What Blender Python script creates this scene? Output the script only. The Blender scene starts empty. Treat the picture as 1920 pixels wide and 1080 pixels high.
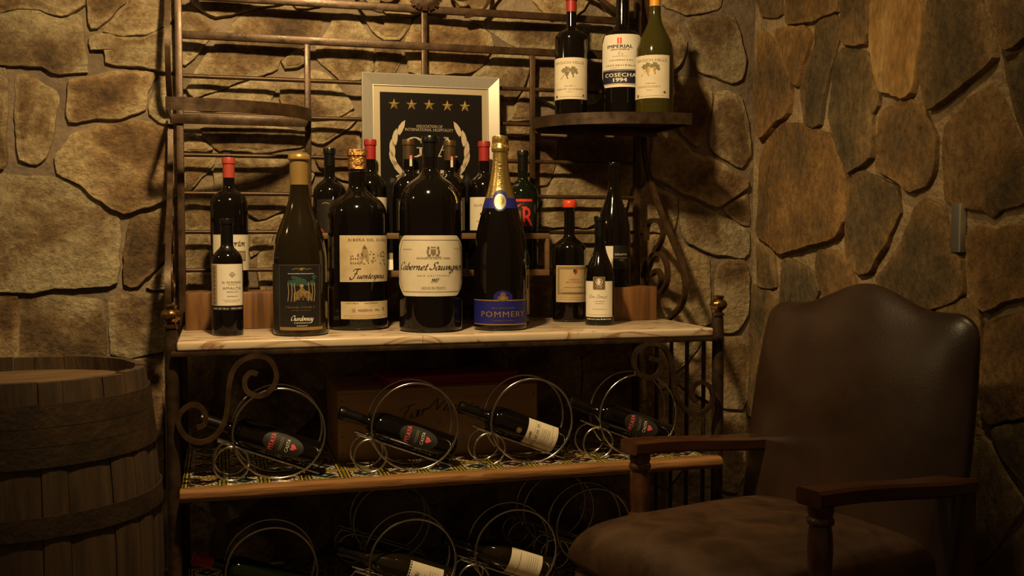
import bpy, bmesh, math, random
from mathutils import Vector, Matrix, noise
PI = math.pi
rnd = random.Random(7)
scene = bpy.context.scene
COL = scene.collection

# ------------------------------------------------------------------ camera
F = 1950.0                       # focal length in pixels of the 1920 wide frame
CAMZ = 1.18
YAW = math.radians(15.75)
PITCH = math.atan(98.0 / F)
cam_d = bpy.data.cameras.new('camera')
cam_d.sensor_width = 36.0
cam_d.lens = 36.0 * F / 1920.0
cam_d.clip_start = 0.05
cam = bpy.data.objects.new('camera', cam_d)
COL.objects.link(cam)
cam.location = (0, 0, CAMZ)
cam.rotation_euler = (PI / 2 - PITCH, 0, -YAW)
scene.camera = cam

# ------------------------------------------------------------------ world and lamps
w = bpy.data.worlds.new('cellar_ambient')
scene.world = w
w.use_nodes = True
w.node_tree.nodes['Background'].inputs[0].default_value = (1.0, 0.62, 0.28, 1)
w.node_tree.nodes['Background'].inputs[1].default_value = 0.05
WARM = (1.0, 0.69, 0.315)


def lamp(name, loc, power, radius, target=None, cone=None, blend=0.6):
    d = bpy.data.lights.new(name, 'SPOT' if cone else 'POINT')
    d.energy = power
    d.color = WARM
    d.shadow_soft_size = radius
    o = bpy.data.objects.new(name, d)
    COL.objects.link(o)
    o.location = loc
    if cone:
        d.spot_size = math.radians(cone)
        d.spot_blend = blend
        v = Vector(target) - Vector(loc)
        o.rotation_euler = v.to_track_quat('-Z', 'Y').to_euler()
    return o


lamp('ceiling_spot', (0.16, 1.78, 2.44), 125, 0.05, (0.50, 3.10, 1.30), 112, 0.85)
lamp('ceiling_spot', (1.12, 1.72, 2.46), 14, 0.045, (1.78, 2.02, 1.05), 92, 0.7)
lamp('ceiling_spot', (-1.75, 2.35, 2.30), 9, 0.05, (-0.3, 3.05, 1.3), 110, 0.8)

vs = scene.view_settings
vs.view_transform = 'Standard'
vs.look = 'None'
vs.gamma = 1.0
vs.use_curve_mapping = False
vs.exposure = 0.32

# ------------------------------------------------------------------ pixel helpers (frame of 1920 x 1080) giving metric places
cw, sw = math.cos(YAW), math.sin(YAW)
cp, sp = math.cos(PITCH), math.sin(PITCH)


def ray(x, y):
    a, b = (x - 960) / F, (540 - y) / F
    fz = cp + b * sp
    up = b * cp - sp
    return Vector((a * cw + fz * sw, -a * sw + fz * cw, up))


def at_v(x, y, v):
    r = ray(x, y)
    t = v / r.y
    return Vector((r.x * t, v, CAMZ + r.z * t))


def at_u(x, y, u):
    r = ray(x, y)
    t = u / r.x
    return Vector((u, r.y * t, CAMZ + r.z * t))


def at_z(x, y, z):
    r = ray(x, y)
    t = (z - CAMZ) / r.z
    return Vector((r.x * t, r.y * t, z))


def place(x, Z):
    X = (x - 960) / F * Z
    return X * cw + Z * sw, -X * sw + Z * cw


def place_v(x, v):
    a = (x - 960) / F
    Z = v / (cw - a * sw)
    return (a * cw + sw) * Z, v, Z


# ------------------------------------------------------------------ objects
def tag(o, label=None, cat=None, group=None, kind=None):
    if label:
        o['label'] = label
    if cat:
        o['category'] = cat
    if group:
        o['group'] = group
    if kind:
        o['kind'] = kind
    return o


def obj(name, me, mats=None, parent=None, loc=None):
    if isinstance(me, bmesh.types.BMesh):
        m = bpy.data.meshes.new(name)
        me.to_mesh(m)
        me.free()
        me = m
    o = bpy.data.objects.new(name, me)
    COL.objects.link(o)
    if mats is not None and not me.materials:
        for mm in (mats if isinstance(mats, (list, tuple)) else [mats]):
            me.materials.append(mm)
    if parent is not None:
        o.parent = parent
    if loc is not None:
        o.location = loc
    return o


def empty(name, loc=(0, 0, 0), rz=0.0):
    o = bpy.data.objects.new(name, None)
    o.empty_display_size = 0.05
    COL.objects.link(o)
    o.location = loc
    o.rotation_euler = (0, 0, rz)
    return o


def smooth(bm, ang=40):
    bm.normal_update()
    for f in bm.faces:
        f.smooth = True
    a = math.radians(ang)
    for e in bm.edges:
        if len(e.link_faces) == 2:
            try:
                e.smooth = e.calc_face_angle() < a
            except ValueError:
                pass
    return bm


def box(bm, lo, hi, bevel=0.0, seg=2):
    lo, hi = Vector(lo), Vector(hi)
    r = bmesh.ops.create_cube(bm, size=1.0, matrix=Matrix.Translation((lo + hi) / 2) @ Matrix.Diagonal((*(hi - lo), 1)))
    if bevel:
        es = set()
        for v_ in r['verts']:
            es.update(v_.link_edges)
        bmesh.ops.bevel(bm, geom=list(es), offset=bevel, segments=seg, profile=0.5, affect='EDGES')
    return bm


def boxm(lo, hi, bevel=0.0, seg=2):
    bm = bmesh.new()
    box(bm, lo, hi, bevel, seg)
    return smooth(bm, 24)


def lathe(bm, prof, seg=32, cap=True, mid=0):
    rows = []
    for r, z in prof:
        if r < 1e-5:
            rows.append([bm.verts.new((0, 0, z))])
        else:
            rows.append([bm.verts.new((r * math.sin(2 * PI * i / seg), -r * math.cos(2 * PI * i / seg), z)) for i in range(seg)])
    for a, b in zip(rows, rows[1:]):
        for i in range(seg):
            j = (i + 1) % seg
            if len(a) == 1 and len(b) == 1:
                continue
            if len(a) == 1:
                f = bm.faces.new((a[0], b[j], b[i]))
            elif len(b) == 1:
                f = bm.faces.new((a[i], a[j], b[0]))
            else:
                f = bm.faces.new((a[i], a[j], b[j], b[i]))
            f.material_index = mid
    if cap:
        if len(rows[0]) > 1:
            bm.faces.new(list(reversed(rows[0])))
        if len(rows[-1]) > 1:
            bm.faces.new(rows[-1])
    return bm


def crom(pts, n=6, closed=False):
    P = [Vector(p) for p in pts]
    out = []
    L = len(P)
    for i in range(L if closed else L - 1):
        if closed:
            a, b, c, d = P[(i - 1) % L], P[i], P[(i + 1) % L], P[(i + 2) % L]
        else:
            a, b, c, d = P[max(i - 1, 0)], P[i], P[i + 1], P[min(i + 2, L - 1)]
        for k in range(n):
            t = k / n
            out.append(0.5 * ((2 * b) + (c - a) * t + (2 * a - 5 * b + 4 * c - d) * t * t + (3 * b - a - 3 * c + d) * t ** 3))
    if not closed:
        out.append(P[-1])
    return out


def sweep(bm, pts, prof, normal=None, closed=False):
    """sweep a 2D profile [(n, b)] along pts; 'normal' fixes the second profile axis."""
    P = [Vector(p) for p in pts]
    L = len(P)
    rows = []
    prev = None
    for i in range(L):
        if closed:
            t = P[(i + 1) % L] - P[i - 1]
        else:
            t = P[min(i + 1, L - 1)] - P[max(i - 1, 0)]
        t.normalize()
        if normal is not None:
            b = Vector(normal)
            b = (b - t * b.dot(t)).normalized()
        else:
            if prev is None:
                b = t.orthogonal().normalized()
            else:
                b = (prev - t * prev.dot(t)).normalized()
            prev = b
        n = b.cross(t)
        rows.append([bm.verts.new(P[i] + n * x + b * y) for x, y in prof])
    k = len(prof)
    for i in range(L if closed else L - 1):
        a, c = rows[i], rows[(i + 1) % L]
        for j in range(k):
            bm.faces.new((a[j], a[(j + 1) % k], c[(j + 1) % k], c[j]))
    if not closed:
        bm.faces.new(list(reversed(rows[0])))
        bm.faces.new(rows[-1])
    return bm


def circ(r, n=8):
    return [(r * math.cos(2 * PI * i / n), r * math.sin(2 * PI * i / n)) for i in range(n)]


def rect(w_, h_):
    return [(-w_ / 2, -h_ / 2), (w_ / 2, -h_ / 2), (w_ / 2, h_ / 2), (-w_ / 2, h_ / 2)]


def tubem(pts, prof, normal=None, closed=False):
    bm = bmesh.new()
    sweep(bm, pts, prof, normal, closed)
    bmesh.ops.recalc_face_normals(bm, faces=bm.faces)
    return smooth(bm, 50)


# ------------------------------------------------------------------ materials
def new_mat(name):
    m = bpy.data.materials.new(name)
    m.use_nodes = True
    nt = m.node_tree
    return m, nt, nt.nodes['Principled BSDF']


def node(nt, typ, **kw):
    n = nt.nodes.new(typ)
    for k, v_ in kw.items():
        if k.startswith('i_'):
            n.inputs[int(k[2:]) if k[2:].isdigit() else k[2:]].default_value = v_
        else:
            setattr(n, k, v_)
    return n


def ramp(nt, stops):
    n = nt.nodes.new('ShaderNodeValToRGB')
    e = n.color_ramp.elements
    while len(e) < len(stops):
        e.new(0.5)
    for i, (p, c) in enumerate(stops):
        e[i].position = p
        e[i].color = (*c, 1)
    return n


def mat(name, c1, c2=None, rough=0.5, metal=0.0, scale=20.0, stretch=(1, 1, 1), bump=0.0, bscale=None, detail=5.0, coat=0.0, spec=0.5, rvar=0.0, distort=0.0):
    m, nt, b = new_mat(name)
    L = nt.links
    b.inputs['Roughness'].default_value = rough
    b.inputs['Metallic'].default_value = metal
    b.inputs['Coat Weight'].default_value = coat
    b.inputs['Coat Roughness'].default_value = 0.1
    b.inputs['Specular IOR Level'].default_value = spec
    if c2 is None and not bump:
        b.inputs['Base Color'].default_value = (*c1, 1)
        return m
    tc = node(nt, 'ShaderNodeTexCoord')
    mp = node(nt, 'ShaderNodeMapping')
    mp.inputs['Scale'].default_value = stretch
    L.new(tc.outputs['Object'], mp.inputs['Vector'])
    ns = node(nt, 'ShaderNodeTexNoise')
    ns.inputs['Scale'].default_value = scale
    ns.inputs['Detail'].default_value = detail
    ns.inputs['Distortion'].default_value = distort
    L.new(mp.outputs[0], ns.inputs['Vector'])
    if c2 is not None:
        r = ramp(nt, [(0.3, c1), (0.7, c2)])
        L.new(ns.outputs['Fac'], r.inputs[0])
        L.new(r.outputs[0], b.inputs['Base Color'])
    else:
        b.inputs['Base Color'].default_value = (*c1, 1)
    if rvar:
        mr = node(nt, 'ShaderNodeMapRange')
        mr.inputs['From Min'].default_value = 0.3
        mr.inputs['From Max'].default_value = 0.7
        mr.inputs['To Min'].default_value = max(rough - rvar, 0.02)
        mr.inputs['To Max'].default_value = min(rough + rvar, 1)
        L.new(ns.outputs['Fac'], mr.inputs['Value'])
        L.new(mr.outputs[0], b.inputs['Roughness'])
    if bump:
        n2 = ns
        if bscale:
            n2 = node(nt, 'ShaderNodeTexNoise')
            n2.inputs['Scale'].default_value = bscale
            n2.inputs['Detail'].default_value = 6
            L.new(mp.outputs[0], n2.inputs['Vector'])
        bp = node(nt, 'ShaderNodeBump')
        bp.inputs['Strength'].default_value = bump
        bp.inputs['Distance'].default_value = 0.01
        L.new(n2.outputs['Fac'], bp.inputs['Height'])
        L.new(bp.outputs[0], b.inputs['Normal'])
    return m


def stone_mat(name, stops, tint_stops, stretch, bump, dist, rind=0.085):
    m, nt, b = new_mat(name)
    L = nt.links
    tc = node(nt, 'ShaderNodeTexCoord')
    oi = node(nt, 'ShaderNodeObjectInfo')
    mul = node(nt, 'ShaderNodeMath', operation='MULTIPLY', i_1=37.0)
    L.new(oi.outputs['Random'], mul.inputs[0])
    mp = node(nt, 'ShaderNodeMapping')
    mp.inputs['Scale'].default_value = stretch
    L.new(tc.outputs['Object'], mp.inputs['Vector'])
    cmb = node(nt, 'ShaderNodeVectorMath', operation='ADD')
    L.new(mp.outputs[0], cmb.inputs[0])
    L.new(mul.outputs[0], cmb.inputs[1])
    n1 = node(nt, 'ShaderNodeTexNoise')
    n1.inputs['Scale'].default_value = 4.2
    n1.inputs['Detail'].default_value = 9
    n1.inputs['Roughness'].default_value = 0.62
    n1.inputs['Distortion'].default_value = 0.3
    L.new(cmb.outputs[0], n1.inputs['Vector'])
    r1 = ramp(nt, stops)
    rt = ramp(nt, tint_stops)
    L.new(oi.outputs['Random'], rt.inputs[0])
    # pale weathered rind round the edge of each stone
    at_ = node(nt, 'ShaderNodeAttribute', attribute_name='rind')
    rm = node(nt, 'ShaderNodeMath', operation='MULTIPLY_ADD', i_1=rind, i_2=0.0)
    L.new(at_.outputs['Fac'], rm.inputs[0])
    n0 = node(nt, 'ShaderNodeMath', operation='ADD')
    L.new(n1.outputs['Fac'], n0.inputs[0])
    L.new(rm.outputs[0], n0.inputs[1])
    L.new(n0.outputs[0], r1.inputs[0])
    mx = node(nt, 'ShaderNodeMix', data_type='RGBA', blend_type='MULTIPLY')
    mx.inputs[0].default_value = 1.0
    L.new(r1.outputs[0], mx.inputs[6])
    L.new(rt.outputs[0], mx.inputs[7])
    # fine speckle
    n2 = node(nt, 'ShaderNodeTexNoise')
    n2.inputs['Scale'].default_value = 60
    n2.inputs['Detail'].default_value = 6
    n2.inputs['Roughness'].default_value = 0.7
    L.new(cmb.outputs[0], n2.inputs['Vector'])
    r2 = ramp(nt, [(0.3, (0.52, 0.52, 0.52)), (0.7, (1.30, 1.30, 1.30))])
    L.new(n2.outputs['Fac'], r2.inputs[0])
    mx2 = node(nt, 'ShaderNodeMix', data_type='RGBA', blend_type='MULTIPLY')
    mx2.inputs[0].default_value = 1.0
    L.new(mx.outputs[2], mx2.inputs[6])
    L.new(r2.outputs[0], mx2.inputs[7])
    L.new(mx2.outputs[2], b.inputs['Base Color'])
    b.inputs['Roughness'].default_value = 0.82
    b.inputs['Specular IOR Level'].default_value = 0.25
    # relief: broad flaking plus grain
    n3 = node(nt, 'ShaderNodeTexNoise')
    n3.inputs['Scale'].default_value = 11
    n3.inputs['Detail'].default_value = 10
    n3.inputs['Roughness'].default_value = 0.65
    n3.inputs['Distortion'].default_value = 0.35
    L.new(cmb.outputs[0], n3.inputs['Vector'])
    ad = node(nt, 'ShaderNodeMath', operation='MULTIPLY_ADD', i_1=0.35)
    L.new(n2.outputs['Fac'], ad.inputs[0])
    L.new(n3.outputs['Fac'], ad.inputs[2])
    bp = node(nt, 'ShaderNodeBump')
    bp.inputs['Strength'].default_value = bump
    bp.inputs['Distance'].default_value = dist
    L.new(ad.outputs[0], bp.inputs['Height'])
    L.new(bp.outputs[0], b.inputs['Normal'])
    return m


M = {}
M['stone_back'] = stone_mat('tan_sandstone', [(0.32, (0.075, 0.052, 0.036)), (0.43, (0.175, 0.112, 0.060)), (0.50, (0.27, 0.185, 0.100)), (0.55, (0.37, 0.285, 0.170)), (0.66, (0.50, 0.41, 0.255))],
                            [(0.0, (0.95, 0.97, 0.98)), (0.3, (1.0, 0.93, 0.82)), (0.6, (0.85, 0.86, 0.85)), (1.0, (1.08, 1.0, 0.88))], (1, 1, 1.15), 1.0, 0.022)
M['stone_side'] = stone_mat('brown_fieldstone', [(0.30, (0.070, 0.060, 0.044)), (0.45, (0.155, 0.118, 0.072)), (0.56, (0.24, 0.165, 0.085)), (0.72, (0.40, 0.285, 0.145))],
                            [(0.0, (0.75, 0.8, 0.75)), (0.3, (1.0, 0.88, 0.72)), (0.55, (0.8, 0.8, 0.74)), (0.8, (1.0, 0.82, 0.6)), (1.0, (0.9, 0.85, 0.75))], (1, 1, 0.7), 0.9, 0.018)
M['stone_gold'] = stone_mat('golden_fieldstone', [(0.30, (0.30, 0.16, 0.05)), (0.5, (0.42, 0.25, 0.09)), (0.72, (0.5, 0.34, 0.15))], [(0.0, (1, 1, 1)), (1.0, (1, 1, 1))], (1, 1, 0.4), 0.4, 0.008)
M['mortar_back'] = mat('grey_mortar', (0.125, 0.092, 0.064), (0.26, 0.195, 0.130), rough=0.95, scale=9, bump=0.9, bscale=45, detail=8)
M['mortar_side'] = mat('tan_mortar', (0.25, 0.18, 0.095), (0.42, 0.31, 0.175), rough=0.95, scale=14, bump=1.0, bscale=60, detail=8)
M['floor'] = mat('dark_floor', (0.05, 0.035, 0.025), (0.09, 0.06, 0.04), rough=0.6, scale=6)
M['iron'] = mat('aged_bronze_iron', (0.036, 0.020, 0.010), (0.090, 0.048, 0.022), rough=0.40, metal=0.40, scale=28, bump=0.05, bscale=120, rvar=0.08)
M['iron_dark'] = mat('dark_wrought_iron', (0.030, 0.019, 0.012), (0.080, 0.046, 0.024), rough=0.40, metal=0.5, scale=30, bump=0.04, bscale=120, rvar=0.08)
M['finial'] = mat('polished_bronze', (0.14, 0.075, 0.028), (0.26, 0.15, 0.06), rough=0.28, metal=0.9, scale=30)
M['glass'] = mat('black_wine_glass', (0.0045, 0.0032, 0.0022), rough=0.075, spec=0.55)
M['glass_green'] = mat('dark_green_glass', (0.005, 0.0075, 0.003), rough=0.07, spec=0.55)
M['glass_amber'] = mat('dark_amber_glass', (0.013, 0.0088, 0.003), rough=0.085, spec=0.55)
M['glass_olive'] = mat('olive_glass', (0.042, 0.036, 0.006), rough=0.085, spec=0.55)
M['steel'] = mat('chrome_wire', (0.62, 0.58, 0.52), rough=0.22, metal=1.0)
M['paper'] = mat('cream_paper', (0.66, 0.58, 0.44), (0.74, 0.66, 0.52), rough=0.75, scale=25)
M['paper_white'] = mat('white_paper', (0.74, 0.68, 0.58), (0.80, 0.74, 0.64), rough=0.7, scale=25)
M['paper_old'] = mat('aged_paper', (0.50, 0.39, 0.23), (0.68, 0.56, 0.37), rough=0.8, scale=22)
M['paper_tan'] = mat('tan_paper', (0.46, 0.34, 0.17), (0.56, 0.43, 0.24), rough=0.8, scale=30)
M['ink'] = mat('black_ink', (0.018, 0.014, 0.011), rough=0.7)
M['ink_grey'] = mat('grey_ink', (0.20, 0.165, 0.12), rough=0.75)
M['ink_brown'] = mat('brown_ink', (0.15, 0.085, 0.035), rough=0.75)
M['ink_faint'] = mat('faint_brown_ink', (0.36, 0.27, 0.16), rough=0.8)
M['ink_red'] = mat('red_ink', (0.42, 0.03, 0.03), rough=0.6)
M['ink_pink'] = mat('pink_red_ink', (0.75, 0.10, 0.12), rough=0.6)
M['ink_orange'] = mat('bright_red_label', (0.72, 0.035, 0.02), rough=0.55)
M['ink_gold'] = mat('gold_print', (0.45, 0.29, 0.10), rough=0.4, metal=0.5)
M['ink_white'] = mat('white_print', (0.78, 0.74, 0.66), rough=0.6)
M['ink_green'] = mat('green_print', (0.025, 0.075, 0.055), rough=0.6)
M['ink_leaf'] = mat('leaf_print', (0.16, 0.16, 0.07), (0.24, 0.22, 0.11), rough=0.7, scale=400)
M['navy'] = mat('navy_label', (0.012, 0.012, 0.035), rough=0.6)
M['blue'] = mat('royal_blue_label', (0.014, 0.016, 0.19), rough=0.45)
M['black_label'] = mat('black_label', (0.012, 0.010, 0.009), rough=0.5)
M['red_foil'] = mat('red_foil', (0.32, 0.022, 0.022), rough=0.45, spec=0.4)
M['brick_foil'] = mat('brick_red_foil', (0.40, 0.055, 0.035), rough=0.45, spec=0.4)
M['brown_foil'] = mat('brown_foil', (0.10, 0.062, 0.028), rough=0.4, metal=0.5)
M['black_foil'] = mat('black_foil', (0.005, 0.0045, 0.004), rough=0.28)
M['gold_wax'] = mat('gold_wax', (0.30, 0.19, 0.055), (0.36, 0.235, 0.075), rough=0.35, metal=0.35, scale=18)
M['red_wax'] = mat('red_wax', (0.70, 0.065, 0.02), rough=0.32)
M['yellow_foil'] = mat('yellow_foil', (0.72, 0.33, 0.02), rough=0.45)
M['silver_foil'] = mat('silver_foil', (0.55, 0.52, 0.46), rough=0.4, metal=0.7)
M['gold_foil'] = mat('gold_foil', (0.80, 0.60, 0.22), rough=0.28, metal=0.95, bump=0.12, bscale=110, scale=120)
M['copper_foil'] = mat('copper_foil', (0.62, 0.32, 0.11), rough=0.28, metal=0.9, bump=0.9, bscale=110, scale=90)
M['wood_block'] = mat('oiled_wood_block', (0.065, 0.026, 0.009), (0.27, 0.125, 0.042), rough=0.45, scale=14, stretch=(3, 3, 0.16), bump=0.1, distort=0.8)
M['crate'] = mat('pine_crate', (0.40, 0.23, 0.095), (0.50, 0.31, 0.14), rough=0.7, scale=10, stretch=(0.2, 2, 3), bump=0.1)
M['riser'] = mat('brown_riser_wood', (0.11, 0.060, 0.024), (0.19, 0.105, 0.043), rough=0.55, scale=12, stretch=(0.2, 2, 3), bump=0.1)
M['trim'] = mat('worn_wood_nosing', (0.17, 0.075, 0.025), (0.34, 0.165, 0.058), rough=0.42, scale=11, stretch=(0.35, 3, 3), bump=0.35, bscale=26, rvar=0.12)
M['shelf_dark'] = mat('dark_shelf_board', (0.035, 0.020, 0.011), (0.060, 0.034, 0.017), rough=0.55, scale=14, stretch=(0.3, 2, 2))
M['barrel'] = mat('old_oak_stave', (0.034, 0.020, 0.010), (0.095, 0.054, 0.025), rough=0.75, scale=14, stretch=(3, 3, 0.22), bump=0.5, bscale=30, detail=8)
M['barrel_head'] = mat('barrel_head_oak', (0.085, 0.047, 0.021), (0.18, 0.105, 0.045), rough=0.75, scale=14, stretch=(0.3, 3, 3), bump=0.5, bscale=30)
M['hoop'] = mat('rusty_hoop', (0.030, 0.020, 0.012), (0.072, 0.040, 0.019), rough=0.62, metal=0.35, scale=18, bump=0.3, bscale=70)
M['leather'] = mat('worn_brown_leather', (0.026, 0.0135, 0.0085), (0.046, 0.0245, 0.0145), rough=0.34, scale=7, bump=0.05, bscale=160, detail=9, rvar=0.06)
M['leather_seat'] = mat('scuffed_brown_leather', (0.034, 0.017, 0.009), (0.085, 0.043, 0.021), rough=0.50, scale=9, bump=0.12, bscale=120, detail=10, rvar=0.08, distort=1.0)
M['chair_wood'] = mat('mahogany_arm', (0.045, 0.016, 0.0065), (0.085, 0.032, 0.012), rough=0.30, scale=16, stretch=(2, 0.3, 2), coat=0.2)
M['frame_silver'] = mat('brushed_silver_frame', (0.60, 0.56, 0.49), (0.66, 0.62, 0.55), rough=0.34, metal=0.55, scale=200, stretch=(1, 1, 0.05))
M['mat_board'] = mat('champagne_mat', (0.44, 0.37, 0.26), rough=0.5, metal=0.3)
M['plaque_black'] = mat('black_plaque', (0.010, 0.008, 0.007), rough=0.25, spec=0.35)
M['star_gold'] = mat('gold_star', (0.62, 0.43, 0.16), rough=0.3, metal=0.7)
M['grey_device'] = mat('grey_metal_box', (0.17, 0.175, 0.155), rough=0.45, metal=0.3)
M['pale_device'] = mat('pale_metal_edge', (0.42, 0.38, 0.30), rough=0.4, metal=0.3)
M['red_box'] = mat('dark_red_box', (0.34, 0.018, 0.018), rough=0.5)


def marble_mat():
    m, nt, b = new_mat('cream_veined_marble')
    L = nt.links
    tc = node(nt, 'ShaderNodeTexCoord')
    mp = node(nt, 'ShaderNodeMapping')
    mp.inputs['Rotation'].default_value = (0, 0, 0.5)
    mp.inputs['Scale'].default_value = (1.2, 3.2, 2.5)
    L.new(tc.outputs['Object'], mp.inputs['Vector'])
    n = node(nt, 'ShaderNodeTexNoise')
    n.inputs['Scale'].default_value = 3.0
    n.inputs['Detail'].default_value = 7
    n.inputs['Distortion'].default_value = 1.8
    L.new(mp.outputs[0], n.inputs['Vector'])
    r = ramp(nt, [(0.0, (0.60, 0.47, 0.33)), (0.44, (0.66, 0.53, 0.38)), (0.485, (0.30, 0.15, 0.075)), (0.51, (0.62, 0.49, 0.35)), (0.68, (0.72, 0.60, 0.45)), (0.72, (0.48, 0.30, 0.18)), (0.76, (0.70, 0.57, 0.42))])
    L.new(n.outputs['Fac'], r.inputs[0])
    L.new(r.outputs[0], b.inputs['Base Color'])
    b.inputs['Roughness'].default_value = 0.22
    return m


def tile_mat():
    m, nt, b = new_mat('painted_talavera_tile')
    L = nt.links
    tc = node(nt, 'ShaderNodeTexCoord')
    sx = node(nt, 'ShaderNodeSeparateXYZ')
    L.new(tc.outputs['Object'], sx.inputs[0])

    def mth(op, a, bb=None):
        n = node(nt, 'ShaderNodeMath', operation=op)
        for i, q in enumerate((a, bb)):
            if q is None:
                continue
            if isinstance(q, (int, float)):
                n.inputs[i].default_value = q
            else:
                L.new(q, n.inputs[i])
        return n.outputs[0]
    s = 1 / 0.098
    ax = mth('ABSOLUTE', mth('MULTIPLY', sx.outputs[0], s))
    ay = mth('ABSOLUTE', mth('MULTIPLY', sx.outputs[1], s))
    mxx = mth('MAXIMUM', ax, ay)
    dia = mth('ADD', ax, ay)
    oi = node(nt, 'ShaderNodeObjectInfo')
    white = (0.62, 0.56, 0.42, 1)
    cur = None

    def over(prev, mask, colr):
        x = node(nt, 'ShaderNodeMix', data_type='RGBA')
        L.new(mask, x.inputs[0])
        if isinstance(prev, tuple):
            x.inputs[6].default_value = prev
        else:
            L.new(prev, x.inputs[6])
        if isinstance(colr, tuple):
            x.inputs[7].default_value = colr
        else:
            L.new(colr, x.inputs[7])
        return x.outputs[2]
    # scrollwork in the white ground
    vo = node(nt, 'ShaderNodeTexVoronoi', feature='DISTANCE_TO_EDGE')
    vo.inputs['Scale'].default_value = 75
    L.new(tc.outputs['Object'], vo.inputs['Vector'])
    cur = over(white, mth('LESS_THAN', vo.outputs['Distance'], 0.11), (0.03, 0.022, 0.03, 1))
    rr = ramp(nt, [(0.0, (0.012, 0.030, 0.026)), (0.49, (0.012, 0.030, 0.026)), (0.5, (0.05, 0.016, 0.010)), (1.0, (0.05, 0.016, 0.010))])
    L.new(oi.outputs['Random'], rr.inputs[0])
    cur = over(cur, mth('LESS_THAN', dia, 0.345), white)
    cur = over(cur, mth('LESS_THAN', dia, 0.315), rr.outputs[0])
    cur = over(cur, mth('LESS_THAN', dia, 0.085), (0.45, 0.33, 0.20, 1))
    cur = over(cur, mth('GREATER_THAN', mxx, 0.345), (0.035, 0.012, 0.012, 1))
    cur = over(cur, mth('GREATER_THAN', mxx, 0.385), (0.50, 0.34, 0.05, 1))
    cur = over(cur, mth('GREATER_THAN', mxx, 0.425), (0.030, 0.055, 0.018, 1))
    cur = over(cur, mth('GREATER_THAN', mxx, 0.478), (0.50, 0.34, 0.06, 1))
    L.new(cur, b.inputs['Base Color'])
    b.inputs['Roughness'].default_value = 0.16
    return m


M['marble'] = marble_mat()
M['tile'] = tile_mat()
# ------------------------------------------------------------------ the stone walls
VW, UW = 3.160, 1.735            # mortar planes of the wall behind the rack and the side wall
ZTOP = 2.3

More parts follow.
